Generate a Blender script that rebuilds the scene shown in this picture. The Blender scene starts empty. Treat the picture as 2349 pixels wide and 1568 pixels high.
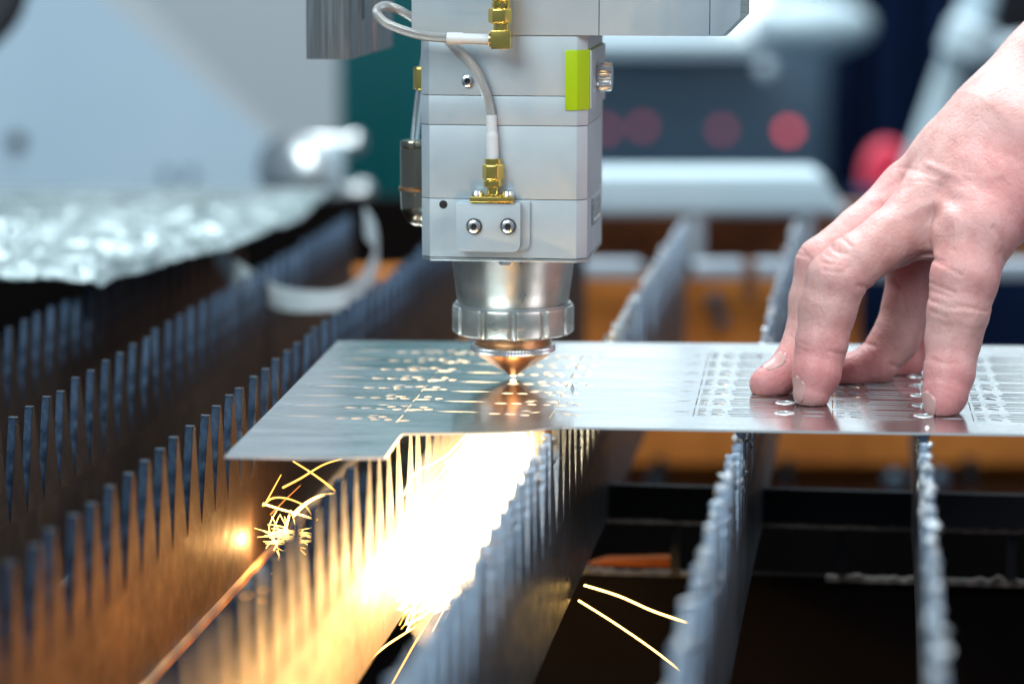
import bpy, bmesh, math, random
import numpy as np
from mathutils import Vector, Matrix, noise

random.seed(7); np.random.seed(7)
SC = bpy.context.scene
COL = SC.collection

# ------------------------------------------------------------------ camera
FPX, CX, CY, PITCH, CAMH = 6525.0, 1174.5, 784.0, math.radians(9.005), 0.155
cam = bpy.data.cameras.new('camera'); cam_o = bpy.data.objects.new('camera', cam); COL.objects.link(cam_o)
cam.lens = 100.0; cam.sensor_width = 36.0; cam.clip_start = 0.02; cam.clip_end = 60
cam_o.location = (0, 0, CAMH); cam_o.rotation_euler = (math.pi/2 - PITCH, 0, 0)
cam.dof.use_dof = True; cam.dof.focus_distance = 0.872; cam.dof.aperture_fstop = 6.3; cam.dof.aperture_blades = 9
SC.camera = cam_o
SC.view_settings.view_transform = 'Standard'; SC.view_settings.look = 'None'
SC.view_settings.exposure = 0.12; SC.view_settings.gamma = 1.0
SC.cycles.use_denoising = True
SC.cycles.max_bounces = 8; SC.cycles.sample_clamp_indirect = 6.0
SC.cycles.caustics_reflective = False; SC.cycles.caustics_refractive = False

# ------------------------------------------------------------------ world (dim workshop air) and unseen lamps placed for the light
W = bpy.data.worlds.new('World'); SC.world = W; W.use_nodes = True
bg = W.node_tree.nodes['Background']; bg.inputs[0].default_value = (0.44, 0.62, 0.80, 1); bg.inputs[1].default_value = 0.30

def area(name, loc, target, sx, sy, power, color):
    l = bpy.data.lights.new(name, 'AREA'); l.shape = 'RECTANGLE'; l.size = sx; l.size_y = sy
    l.energy = power; l.color = color
    o = bpy.data.objects.new(name, l); COL.objects.link(o); o.location = loc
    d = Vector(target) - Vector(loc); o.rotation_euler = d.to_track_quat('-Z', 'Y').to_euler()
    return o
area('softbox', (0.25, 1.15, 1.7), (0.0, 0.95, 0), 1.3, 0.7, 23, (0.88, 0.97, 1.0))
area('softbox', (-0.9, -0.5, 1.3), (0.0, 0.9, 0.05), 1.2, 0.9, 31, (0.80, 0.95, 1.0))
area('softbox', (1.2, -0.1, 0.9), (0.1, 0.9, 0.05), 0.7, 0.7, 7.5, (1.0, 0.91, 0.96))  # unseen side lamp added, pinkish, to brighten the head's chamfers
area('softbox', (-0.6, 2.6, 2.3), (-0.3, 2.9, 0.2), 2.6, 0.6, 90, (0.84, 0.95, 1.0))  # unseen lamp added for more light on the back panels
area('softbox', (0.3, 3.9, 2.6), (0.3, 5.0, 0.9), 3.0, 0.5, 110, (0.88, 0.97, 1.0))  # unseen lamp added to brighten the wall mirrored in the sheet

def lamp(name, loc, power, color, r=0.004):
    l = bpy.data.lights.new(name, 'POINT'); l.energy = power; l.color = color; l.shadow_soft_size = r
    o = bpy.data.objects.new(name, l); COL.objects.link(o); o.location = loc
    return o

# ------------------------------------------------------------------ measuring: camera rays met with real planes
_c, _s = math.cos(PITCH), math.sin(PITCH)
def ray(px, py):
    x = (px - CX)/FPX; y = -(py - CY)/FPX
    return Vector((x, _c + y*_s, -_s + y*_c))
def P(px, py, z=0.0):                       # point on the level plane z
    d = ray(px, py); t = (z - CAMH)/d.z
    return Vector((d.x*t, d.y*t, z))
def Q(px, py, Y):                           # point on the upright plane y = Y
    d = ray(px, py); t = Y/d.y
    return Vector((d.x*t, Y, CAMH + d.z*t))
YAW = math.atan((2040 - CX)/6606.0)
O = P(1177, 866)
EU = Vector((math.cos(YAW), -math.sin(YAW), 0)); EV = Vector((math.sin(YAW), math.cos(YAW), 0))
CAMP = Vector((0, 0, CAMH))
def MV(px, py, v):                          # machine frame: (u, z) where the ray meets the plane v
    d = ray(px, py); o = CAMP - O
    t = (v - o.dot(EV))/d.dot(EV); p = o + d*t
    return p.dot(EU), p.z
def MU(px, py, u):                          # (v, z) where it meets the plane u
    d = ray(px, py); o = CAMP - O
    t = (u - o.dot(EU))/d.dot(EU); p = o + d*t
    return p.dot(EV), p.z
def MW(u, v, z): return O + EU*u + EV*v + Vector((0, 0, z))
def toM(p):
    q = p - O; return q.dot(EU), q.dot(EV), p.z

# ------------------------------------------------------------------ object helpers
def tag(o, label=None, cat=None, group=None, kind=None):
    if label: o['label'] = label
    if cat: o['category'] = cat
    if group: o['group'] = group
    if kind: o['kind'] = kind
    return o
def thing(name, label, cat, loc=(0, 0, 0), rz=0.0, group=None):
    o = bpy.data.objects.new(name, None); COL.objects.link(o); o.empty_display_size = 0.01
    o.location = loc; o.rotation_euler = (0, 0, rz)
    return tag(o, label, cat, group)
def link(name, me, m, parent=None, smooth=None):
    if m is not None and not me.materials: me.materials.append(m)
    o = bpy.data.objects.new(name, me); COL.objects.link(o)
    if parent is not None: o.parent = parent
    if smooth is not None: shade(me, smooth)
    return o
def shade(me, deg):
    n = len(me.polygons)
    if deg <= 0: me.polygons.foreach_set('use_smooth', [False]*n); return
    me.polygons.foreach_set('use_smooth', [True]*n)
    if deg < 180: me.set_sharp_from_angle(angle=math.radians(deg))
def mesh(name, vs, fs, fix=True):
    me = bpy.data.meshes.new(name); me.from_pydata([tuple(v) for v in vs], [], fs); me.update()
    if fix:
        bm = bmesh.new(); bm.from_mesh(me); bmesh.ops.recalc_face_normals(bm, faces=bm.faces); bm.to_mesh(me); bm.free()
    return me
def bevel(me, w, seg=2, ang=30):
    bm = bmesh.new(); bm.from_mesh(me)
    es = [e for e in bm.edges if len(e.link_faces) == 2 and e.calc_face_angle(0) > math.radians(ang)]
    if es: bmesh.ops.bevel(bm, geom=es, offset=w, segments=seg, affect='EDGES', profile=0.6, clamp_overlap=True)
    bm.to_mesh(me); bm.free(); return me
def cat(parts):                             # join (verts, faces) lists
    V, F = [], []
    for vs, fs in parts:
        b = len(V); V += [tuple(v) for v in vs]; F += [tuple(i + b for i in f) for f in fs]
    return V, F
def box(x0, x1, y0, y1, z0, z1):
    vs = [(x, y, z) for z in (z0, z1) for x, y in ((x0, y0), (x1, y0), (x1, y1), (x0, y1))]
    return vs, [(3, 2, 1, 0), (4, 5, 6, 7), (0, 1, 5, 4), (1, 2, 6, 5), (2, 3, 7, 6), (3, 0, 4, 7)]
def prism(poly, z0, z1):
    n = len(poly)
    vs = [(x, y, z0) for x, y in poly] + [(x, y, z1) for x, y in poly]
    fs = [tuple(range(n-1, -1, -1)), tuple(range(n, 2*n))] + [(i, (i+1) % n, n+(i+1) % n, n+i) for i in range(n)]
    return vs, fs
def prism_y(poly, y0, y1):                  # poly in (x, z)
    n = len(poly)
    vs = [(x, y0, z) for x, z in poly] + [(x, y1, z) for x, z in poly]
    fs = [tuple(range(n)), tuple(range(2*n-1, n-1, -1))] + [(i, n+i, n+(i+1) % n, (i+1) % n) for i in range(n)]
    return vs, fs
def prism_x(poly, x0, x1):                  # poly in (y, z)
    n = len(poly)
    vs = [(x0, y, z) for y, z in poly] + [(x1, y, z) for y, z in poly]
    fs = [tuple(range(n-1, -1, -1)), tuple(range(n, 2*n))] + [(i, (i+1) % n, n+(i+1) % n, n+i) for i in range(n)]
    return vs, fs
def lathe(prof, n=64, cx=0, cy=0, rfun=None):   # prof: (r, z) list
    vs, fs = [], []
    for r, z in prof:
        for i in range(n):
            a = 2*math.pi*i/n; rr = r if rfun is None else rfun(r, z, a)
            vs.append((cx + rr*math.cos(a), cy + rr*math.sin(a), z))
    for k in range(len(prof)-1):
        for i in range(n):
            j = (i+1) % n; fs.append((k*n+i, k*n+j, (k+1)*n+j, (k+1)*n+i))
    fs.append(tuple(range(n-1, -1, -1))); fs.append(tuple((len(prof)-1)*n+i for i in range(n)))
    return vs, fs
def hexprof(r, z0, z1, ch=0.0004):
    return [(r-ch, z0), (r, z0+ch), (r, z1-ch), (r-ch, z1)]
def xf(part, M):
    return [tuple(M @ Vector(v)) for v in part[0]], part[1]
def orient(p, d):                           # matrix taking +Z to d at p
    return Matrix.Translation(p) @ Vector(d).to_track_quat('Z', 'Y').to_matrix().to_4x4()
def spline(pts, n=8):                       # Catmull-Rom
    pts = [Vector(p) for p in pts]; out = []
    for i in range(len(pts)-1):
        a = pts[max(i-1, 0)]; b = pts[i]; c = pts[i+1]; d = pts[min(i+2, len(pts)-1)]
        for k in range(n):
            t = k/n
            out.append(0.5*((2*b) + (c-a)*t + (2*a-5*b+4*c-d)*t*t + (3*b-a-3*c+d)*t**3))
    out.append(pts[-1]); return out
def tube(pts, r, n=10, caps=True):
    pts = [Vector(p) for p in pts]; m = len(pts)
    if not hasattr(r, '__len__'): r = [r]*m
    vs, fs = [], []; up = None
    for i, p in enumerate(pts):
        t = (pts[min(i+1, m-1)] - pts[max(i-1, 0)]).normalized()
        if up is None: up = t.orthogonal().normalized()
        up = (up - t*up.dot(t)).normalized(); w = t.cross(up)
        for k in range(n):
            a = 2*math.pi*k/n; vs.append(p + (up*math.cos(a) + w*math.sin(a))*r[i])
    for i in range(m-1):
        for k in range(n):
            j = (k+1) % n; fs.append((i*n+k, i*n+j, (i+1)*n+j, (i+1)*n+k))
    if caps: fs.append(tuple(range(n-1, -1, -1))); fs.append(tuple((m-1)*n+k for k in range(n)))
    return vs, fs
def ico(c, r, sub=2, jit=0.0, sq=(1, 1, 1)):
    bm = bmesh.new(); bmesh.ops.create_icosphere(bm, subdivisions=sub, radius=1)
    vs = []
    for v in bm.verts:
        k = 1 + (random.uniform(-jit, jit) if jit else 0)
        vs.append((c[0]+v.co.x*r*k*sq[0], c[1]+v.co.y*r*k*sq[1], c[2]+v.co.z*r*k*sq[2]))
    bm.verts.index_update(); fs = [tuple(v.index for v in f.verts) for f in bm.faces]; bm.free()
    return vs, fs
def add(name, parts, m, parent=None, bev=0.0, smooth=35, seg=2):
    if isinstance(parts, tuple): parts = [parts]
    me = mesh(name, *cat(parts))
    if bev: bevel(me, bev, seg)
    return link(name, me, m, parent, smooth)

# ------------------------------------------------------------------ materials
def mat(name, color=(.5, .5, .5), metal=0.0, rough=0.5, **k):
    m = bpy.data.materials.new(name); m.use_nodes = True
    b = m.node_tree.nodes['Principled BSDF']
    b.inputs['Base Color'].default_value = (*color, 1); b.inputs['Metallic'].default_value = metal
    b.inputs['Roughness'].default_value = rough
    for kk, vv in k.items(): b.inputs[kk.replace('_', ' ')].default_value = vv
    return m
def N(m, t): return m.node_tree.nodes.new(t)
def L(m, a, b): m.node_tree.links.new(a, b)
def bsdf(m): return m.node_tree.nodes['Principled BSDF']
def coords(m, scale=(1, 1, 1), uv=False):
    tc = N(m, 'ShaderNodeTexCoord'); mp = N(m, 'ShaderNodeMapping'); mp.inputs['Scale'].default_value = scale
    L(m, tc.outputs['UV' if uv else 'Object'], mp.inputs['Vector']); return mp.outputs[0]
def noisy(m, scale, detail=4, vec=(1, 1, 1), rough=0.6):
    n = N(m, 'ShaderNodeTexNoise'); n.inputs['Scale'].default_value = scale; n.inputs['Detail'].default_value = detail
    n.inputs['Roughness'].default_value = rough
    L(m, coords(m, vec), n.inputs['Vector']); return n.outputs['Fac']
def ramp(m, fac, stops):
    r = N(m, 'ShaderNodeValToRGB'); e = r.color_ramp.elements
    while len(e) < len(stops): e.new(0.5)
    for i, (p, c) in enumerate(stops): e[i].position = p; e[i].color = (*c, 1) if len(c) == 3 else c
    L(m, fac, r.inputs[0]); return r.outputs[0]
def rng(m, fac, a, b, lo=0.3, hi=0.7):
    r = N(m, 'ShaderNodeMapRange'); r.inputs[1].default_value = lo; r.inputs[2].default_value = hi
    r.inputs[3].default_value = a; r.inputs[4].default_value = b; L(m, fac, r.inputs[0]); return r.outputs[0]
def bump(m, fac, strength, dist):
    b = N(m, 'ShaderNodeBump'); b.inputs['Strength'].default_value = strength; b.inputs['Distance'].default_value = dist
    L(m, fac, b.inputs['Height'])
    inp = bsdf(m).inputs['Normal']
    if inp.is_linked: L(m, inp.links[0].from_socket, b.inputs['Normal'])
    L(m, b.outputs[0], inp)
def vary(m, scale, c0, c1, vec=(1, 1, 1), lo=0.35, hi=0.65, detail=4):
    L(m, ramp(m, noisy(m, scale, detail, vec), [(lo, c0), (hi, c1)]), bsdf(m).inputs['Base Color']); return m

m_anod = mat('satin_anodised_aluminium', (.56, .61, .66), 0.4, 0.42)
vary(m_anod, 60, (.57, .66, .705), (.63, .715, .755)); bump(m_anod, noisy(m_anod, 2600, 2), .35, .00004)
L(m_anod, rng(m_anod, noisy(m_anod, 45, 5), .36, .5), bsdf(m_anod).inputs['Roughness'])
m_alu = mat('brushed_aluminium', (.55, .58, .58), 0.85, 0.34)
vary(m_alu, 220, (.42, .45, .45), (.62, .65, .64), (0.3, 0.3, 6)); bump(m_alu, noisy(m_alu, 400, 3, (.3, .3, 6)), .5, .0001)
m_seal = mat('dull_ring', (.6, .62, .62), .8, .4)
m_alu_v = mat('planed_aluminium', (.5, .52, .52), 0.9, 0.3)
vary(m_alu_v, 260, (.3, .33, .34), (.66, .68, .67), (6, 6, .12)); bump(m_alu_v, noisy(m_alu_v, 500, 3, (6, 6, .1)), .5, .0002)
m_nozz = mat('satin_nozzle_steel', (.62, .6, .54), 0.9, 0.32)
vary(m_nozz, 55, (.5, .48, .41), (.68, .67, .62)); L(m_nozz, rng(m_nozz, noisy(m_nozz, 120, 5), .25, .42), bsdf(m_nozz).inputs['Roughness'])
bump(m_nozz, noisy(m_nozz, 900, 3), .3, .00008)
m_copper = mat('heat_stained_copper', (.72, .38, .2), 1.0, 0.36)
vary(m_copper, 180, (.46, .22, .10), (.78, .40, .20))
m_gold = mat('gold_plating', (.86, .62, .16), 1.0, 0.24)
m_chrome = mat('polished_screw_steel', (.8, .81, .81), 1.0, 0.28)
m_dchrome = mat('smoked_chrome', (.34, .29, .22), 1.0, 0.2)
m_black = mat('black_hole', (.012, .012, .014), 0.0, 0.6)
m_rubber = mat('dark_rubber', (.03, .03, .035), 0.0, 0.5)
m_lime = mat('lime_plastic', (.46, .68, .006), 0.1, 0.3)
m_boot = mat('white_plastic', (.82, .84, .84), 0.0, 0.35)
m_clear = mat('clear_hose', (.85, .93, .94), 0.0, 0.06, Transmission_Weight=0.8, IOR=1.3)
m_braid = mat('braided_sleeve', (.62, .62, .58), 0.3, 0.3)
wv = N(m_braid, 'ShaderNodeTexWave'); wv.inputs['Scale'].default_value = 1; wv.wave_type = 'BANDS'; wv.bands_direction = 'DIAGONAL'
L(m_braid, coords(m_braid, (4, 1, 1), True), wv.inputs['Vector'])
L(m_braid, ramp(m_braid, wv.outputs['Fac'], [(.1, (.5, .5, .48)), (.8, (.88, .89, .87))]), bsdf(m_braid).inputs['Base Color'])
bump(m_braid, wv.outputs['Fac'], .8, .0004)

m_sheet = mat('rolled_sheet_steel', (.74, .76, .77), 1.0, 0.2)
vary(m_sheet, 14, (.66, .69, .70), (.78, .80, .81), (1, 4, 1))
L(m_sheet, rng(m_sheet, noisy(m_sheet, 26, 5, (1, 6, 1)), .12, .23), bsdf(m_sheet).inputs['Roughness'])
bump(m_sheet, noisy(m_sheet, 60, 4, (1, 7, 1)), .16, .0003)
bump(m_sheet, noisy(m_sheet, 1100, 2, (.15, 2, 1)), .12, .0001)
m_edge = mat('cut_steel_edge', (.74, .77, .78), 0.35, 0.3)

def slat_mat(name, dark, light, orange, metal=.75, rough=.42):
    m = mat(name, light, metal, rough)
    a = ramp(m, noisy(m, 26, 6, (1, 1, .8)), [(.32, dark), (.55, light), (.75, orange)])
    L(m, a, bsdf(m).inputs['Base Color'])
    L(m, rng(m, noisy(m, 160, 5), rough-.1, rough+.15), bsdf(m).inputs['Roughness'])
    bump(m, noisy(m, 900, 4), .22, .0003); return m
m_blue_edge = mat('blue_lit_cut_steel', (.1, .13, .17), 0.9, 0.3)  # blue reflected by the cut edges is put into their colour
bump(m_blue_edge, noisy(m_blue_edge, 700, 4, (1, 1, .3)), .5, .0003); vary(m_blue_edge, 200, (.014, .024, .042), (.05, .075, .115))
m_blue_edge2 = mat('blue_lit_slagged_steel', (.30, .37, .46), 0.7, 0.34); bump(m_blue_edge2, noisy(m_blue_edge2, 500, 5), .8, .0006)  # bluish light on the crusted teeth put into their edge colour
m_slat = slat_mat('warm_lit_worn_steel', (.04, .028, .024), (.075, .05, .038), (.12, .07, .04), .25, .58)  # orange light reflected by the slat faces put into their brown
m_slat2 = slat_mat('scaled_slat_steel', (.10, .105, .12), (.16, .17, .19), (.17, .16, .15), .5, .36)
m_slag = mat('bright_slag', (.66, .68, .7), 0.7, 0.35)
vary(m_slag, 300, (.42, .44, .47), (.8, .82, .83)); bump(m_slag, noisy(m_slag, 900, 4), 1, .0006)
m_rust = mat('rusty_slag', (.4, .3, .22), 0.3, 0.7); vary(m_rust, 300, (.025, .02, .018), (.09, .07, .055))
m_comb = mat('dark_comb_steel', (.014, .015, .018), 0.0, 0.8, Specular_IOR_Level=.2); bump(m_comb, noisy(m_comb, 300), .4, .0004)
m_pit = mat('shade_black', (.004, .003, .003), 0.0, 1.0, Specular_IOR_Level=.08)  # near-black colour carries the shade of the enclosed bed
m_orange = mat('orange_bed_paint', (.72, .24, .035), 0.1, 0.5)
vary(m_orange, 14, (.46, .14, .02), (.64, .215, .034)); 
m_brown = mat('rust_brown_panel', (.2, .075, .03), 0.1, 0.6); vary(m_brown, 20, (.14, .05, .025), (.26, .1, .035))
m_white = mat('white_machine_paint', (.50, .62, .68), 0.0, 0.4)
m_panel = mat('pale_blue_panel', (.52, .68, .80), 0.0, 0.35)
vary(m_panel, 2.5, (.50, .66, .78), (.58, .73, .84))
m_panel_shade = mat('shaded_panel', (.58, .63, .66), 0.0, 0.4)  # cast shadow band put into a greyer panel colour
m_teal = mat('teal_paint', (.0, .12, .125), 0.0, 0.45)
m_slate = mat('slate_cabinet', (.06, .105, .15), 0.1, 0.4)
m_navy = mat('navy_cloth', (.003, .012, .045), 0.0, 1.0, Specular_IOR_Level=.15)
m_bar = mat('galvanised_bar', (.4, .46, .52), 0.4, 0.45)
m_foil = mat('crumpled_film', (.3, .36, .36), 0.35, 0.27); vary(m_foil, 40, (.12, .165, .17), (.34, .41, .42)); bump(m_foil, noisy(m_foil, 90, 4), .4, .003)
m_film = mat('white_offcut', (.86, .92, .94), 0.0, 0.35)
m_pipe = mat('pale_hose', (.5, .62, .68), 0.0, 0.35)
m_wall = mat('workshop_wall', (.36, .41, .43), 0.0, 0.8)
m_red = mat('red_cover', (.8, .03, .08), 0.0, 0.4)
def emit(name, color, strength, sample='AUTO'):
    m = mat(name, (0, 0, 0)); b = bsdf(m)
    b.inputs['Emission Color'].default_value = (*color, 1); b.inputs['Emission Strength'].default_value = strength
    m.cycles.emission_sampling = sample; return m
m_sp_hot = emit('white_hot_metal', (1, .72, .36), 24, 'AUTO')
m_sp_line = emit('yellow_hot_spark', (1, .58, .15), 6.5, 'NONE')
m_sp = emit('glowing_spark', (1, .46, .075), 3.6, 'NONE')
m_sp_dim = emit('cooling_spark', (1, .28, .04), 1.3, 'NONE')
m_led = emit('red_indicator', (.9, .16, .26), .75, 'NONE')
m_led2 = emit('red_signal', (1, .10, .12), 2.6, 'NONE')
m_win = emit('bright_pane', (.85, .94, 1), 2.2, 'AUTO')

# ================================================================== SETTING
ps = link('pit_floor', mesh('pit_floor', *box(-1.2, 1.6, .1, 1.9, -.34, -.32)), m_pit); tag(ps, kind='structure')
wl = link('back_wall', mesh('back_wall', *box(-4, 4, 5.0, 5.1, -1.2, 3)), m_wall); tag(wl, kind='structure')
fl = link('workshop_floor', mesh('workshop_floor', *box(-4, 4, -2, 5, -1.25, -1.2)), m_slate); tag(fl, kind='structure')

def qbox(px0, px1, py0, py1, Y, depth):     # upright box whose front spans these measures at distance Y
    a = Q(px0, py1, Y); b = Q(px1, py0, Y)
    return box(a.x, b.x, Y, Y+depth, a.z, b.z)

# ------------------------------------------------------------------ pale enclosure door, left background
t = thing('enclosure_panel', 'large pale blue machine panel, shadow band built in as a fold, filling the left background', 'machine panel', (0, 2.05, 0))
Y = 2.05
def rel(v): return (v[0], v[1]-Y, v[2])
a = Q(-420, 470, Y); b = Q(776, -1150, Y)
k0 = Q(170, -60, Y); k1 = Q(776, 455, Y)
vs = [(a.x, 0, a.z), (k1.x, 0, a.z), (b.x, -.02, b.z), (k0.x-.32, 0, b.z), (a.x, 0, b.z), (a.x, 0, a.z)]
# lower facet stays upright, upper facet leans and greys to hold the shadow band
low = [(a.x, 0, a.z), (k1.x, 0, a.z), (k1.x, 0, k1.z), (k0.x, 0, k0.z), (k0.x-.28, 0, b.z), (a.x, 0, b.z)]
upp = [(k1.x, 0, k1.z), (b.x, -.06, b.z), (k0.x-.28, 0, b.z), (k0.x, 0, k0.z)]
for nm, poly in (('lower_facet', low), ('shade_facet', upp)):
    n = len(poly); back = [(x, y+.03, z) for x, y, z in poly]
    fs = [tuple(range(n)), tuple(range(2*n-1, n-1, -1))] + [(i, n+i, n+(i+1) % n, (i+1) % n) for i in range(n)]
    add(nm, [(poly+back, fs)], m_panel if nm == 'lower_facet' else m_panel_shade, t, smooth=0)
for (px, py, r) in ((40, 323, .0062), (385, 398, .0035), (440, 396, .0035)):
    c = Q(px, py, Y)
    add('bolt', xf(lathe([(r, 0), (r, .004), (r*.6, .006)], 16), orient((c.x, 0, c.z), (0, -1, 0))), m_rubber if r > .005 else m_slate, t)
t = thing('teal_cabinet', 'dark teal cabinet side standing behind the cutting head', 'cabinet', (0, 2.3, 0))
a = Q(700, 470, 2.3); b = Q(1250, -488, 2.3); b.z = .325
add('door', box(a.x, b.x, 0, .04, a.z, b.z), m_teal, t, .004)
a4 = Q(700, -1290, 2.3); b4 = Q(1250, -1325, 2.3); add('reflection_strip', box(a4.x, b4.x, -.003, .0, .203, .2215), mat('pale_teal', (.05, .26, .28), 0, .5), t, 0)  # unseen strip added to lighten the teal reflection in the sheet
add('plinth', box(a.x, b.x, .002, .04, a.z-.4, a.z), m_comb, t, 0)
t = thing('black_hose', 'black hose hanging in the top left corner of the picture', 'hose', (0, 0, 0))
add('sleeve', tube(spline([Q(10, -260, 1.5), Q(20, -60, 1.5), Q(5, 20, 1.5), Q(-50, 80, 1.5)], 8), .011, 14), m_rubber, t, smooth=180)

# ------------------------------------------------------------------ crumpled film lying on the slats
def crumple(name, outline, z0, amp, nx, ny, m):
    import mathutils
    us = np.linspace(0, 1, nx); vs, fs, idx = [], [], {}
    for j in range(ny):
        py = outline[0] + (outline[1]-outline[0])*j/(ny-1)
        for i in range(nx):
            pxl, pxr = outline[2](py), outline[3](py)
            px = pxl + (pxr-pxl)*us[i]
            p = P(px, py, z0)
            q = Vector((p.x*15, p.y*13, 0))
            h = 0
            for o_, am in ((1, .8), (2.3, .5), (5, .34), (11, .16)):
                h += am*(1-2*abs(noise.noise(q*o_ + Vector((3*o_, 1, 0)))))
            edge = min(1, j/(ny*.35))*min(1, (ny-1-j)/(ny*.05)+.5)*min(1, (nx-1-i)/(nx*.08)+.2)
            vs.append((p.x, p.y, z0 + amp*h*edge)); idx[i, j] = len(vs)-1
    for j in range(ny-1):
        for i in range(nx-1): fs.append((idx[i, j], idx[i+1, j], idx[i+1, j+1], idx[i, j+1]))
    me = mesh(name, vs, fs, False); o = link(name, me, m, None, 50)
    sm = o.modifiers.new('thickness', 'SOLIDIFY'); sm.thickness = .0004
    return o
def fr(py):                                  # right outline of the film in the photograph
    return np.interp(py, [432, 462, 480, 505, 540, 575, 600, 625, 645, 662], [760, 735, 715, 690, 610, 520, 420, 360, 270, 235])
o = crumple('plastic_film', (432, 664, lambda y: -160, fr), .0035, .0062, 240, 140, m_foil)
tag(o, 'crumpled silvery film lying over the slats at left', 'film')
# curled offcut ring
t = thing('curled_offcut', 'curled white offcut strip standing behind the teeth', 'offcut', P(690, 690))
base = P(690, 690)
pts = [(490, 560, 1.23), (520, 610, 1.22), (585, 655, 1.20), (640, 682, 1.185), (710, 690, 1.17), (790, 682, 1.17), (840, 640, 1.19), (862, 590, 1.2), (862, 545, 1.22), (835, 508, 1.24)]
sp = spline([Q(*p)-base for p in pts], 6); wv_ = []
for i, p in enumerate(sp):
    k = i/(len(sp)-1); w = .0042 + .0030*abs(2*k-1)
    wv_ += [p + Vector((0, -.001, w)), p + Vector((0, .009, w*.3)), p + Vector((.0005, 0, -w))]
fs = []
for i in range(len(sp)-1):
    for k in range(3): fs.append((i*3+k, i*3+(k+1) % 3, i*3+3+(k+1) % 3, i*3+3+k))
add('strip', (wv_, fs), m_film, t, smooth=60)
# roller clamp with pegs
t = thing('roller_clamp', 'round shiny clamp with two pegs beside the teal cabinet', 'clamp', Q(690, 460, 1.72))
b0 = Q(690, 460, 1.72)
c = Q(690, 392, 1.72)-b0
add('drum', xf(lathe([(.019, -.02), (.0215, -.017), (.0215, .017), (.017, .02), (.008, .021)], 40), orient(c, (-.35, -.9, .15))), m_chrome, t, smooth=35)
add('foot', box(-.006, .026, -.012, .012, -.002, .012), m_white, t, .002)
c = Q(735, 395, 1.7)-b0
add('block', box(c.x-.009, c.x+.013, -.012, .012, c.z-.016, c.z+.014), m_white, t, .003)
for (px, py) in ((802, 327), (822, 438)):
    c = Q(px, py, 1.72)-b0
    add('peg', xf(lathe([(.004, -.03), (.004, 0), (.0062, .001), (.0062, .006), (.004, .008)], 20), orient(c, (1, -.2, 0))), m_chrome, t)

# ------------------------------------------------------------------ bed frame behind the slats
YR = 1.55
t = thing('bed_rail', 'thick white rail along the far side of the cutting bed', 'rail', (0, YR, 0))
def poly_z(pts, Y0): return [((q := Q(px, py, Y0)).x, q.z) for px, py in pts]
add('beam', prism_y(poly_z([(1100, 486), (1100, 403), (1888, 403), (1901, 412), (1903, 430), (1922, 450), (1930, 486)], YR), 0, .06), m_white, t, .002)
add('lip', prism_y(poly_z([(1100, 496), (1100, 487), (1950, 487), (1950, 496)], YR), .004, .05), m_bar, t, 0)
for px0, px1 in ((1578, 1618), (1836, 1868)):
    a = Q(px0, 640, YR); b = Q(px1, 496, YR); add('post', box(a.x, b.x, .006, .03, a.z, b.z), m_bar, t, .001)
t = thing('bed_bar', 'galvanised notched bar under the white rail', 'bar', (0, 1.5, 0))
for i, (px0, px1) in enumerate(((1290, 1472), (1592, 1708), (1736, 2100), (2270, 2500))):
    a = Q(px0, 640, 1.5); b = Q(px1, 604, 1.5); add('bar_section', box(a.x, b.x, 0, .02, a.z, b.z), m_bar, t, .001)
a = Q(1200, 628, 1.5); b = Q(2500, 612, 1.5); add('bar_core', box(a.x, b.x, .004, .018, a.z, b.z), m_comb, t, 0)
a = Q(1708, 690, 1.5); b = Q(1736, 604, 1.5); add('notch_bracket', box(a.x, b.x, .001, .012, a.z, b.z), m_brown, t, 0)
t = thing('recess_panel', 'brown panel set back between the rail and the notched bar', 'panel', (0, 1.62, 0))
a = Q(1100, 606, 1.62); b = Q(2600, 470, 1.62); add('plate', box(a.x, b.x, 0, .02, a.z, b.z), m_brown, t, 0)
t = thing('bed_wall', 'orange painted inner wall of the cutting bed', 'wall', (0, 1.56, 0))
zk = Q(1500, 1062, 1.56).z; a = Q(780, 1125, 1.56)
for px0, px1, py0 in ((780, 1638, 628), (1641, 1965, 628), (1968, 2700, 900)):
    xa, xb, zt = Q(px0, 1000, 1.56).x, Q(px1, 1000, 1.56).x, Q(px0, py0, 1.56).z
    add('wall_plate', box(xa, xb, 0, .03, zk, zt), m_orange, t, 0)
    add('shading_slope', [(( [(xa, 0, zk-.0005), (xb, 0, zk-.0005), (xb, .03, a.z-.004), (xa, .03, a.z-.004), (xa, .03, zk-.0005), (xb, .03, zk-.0005), (xb, .045, a.z-.004), (xa, .045, a.z-.004)] ), [(0, 1, 2, 3), (7, 6, 5, 4), (0, 4, 5, 1), (3, 2, 6, 7), (0, 3, 7, 4), (1, 5, 6, 2)])], m_orange, t, smooth=0)  # slope added so the lower wall turns from the light and darkens
for px0 in (1500, 1790, 2210):
    xa = Q(px0, 1000, 1.56).x; add('gusset', box(xa, xa+.006, -.012, -.0005, zk-.012, zk+.004), m_comb, t, 0)
a3 = Q(780, 1700, 1.57); b3 = Q(2900, 1150, 1.57); add('lower_plate', box(a3.x, b3.x, 0, .02, a3.z, b3.z), m_pit, t, 0)  # black plate added so the space below the wall stays dark
a2 = Q(780, 1180, 1.56); b2 = Q(2700, 1127, 1.56); add('bottom_flange', box(a2.x, b2.x, .035, .07, a2.z, b2.z), m_brown, t, 0)
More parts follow.
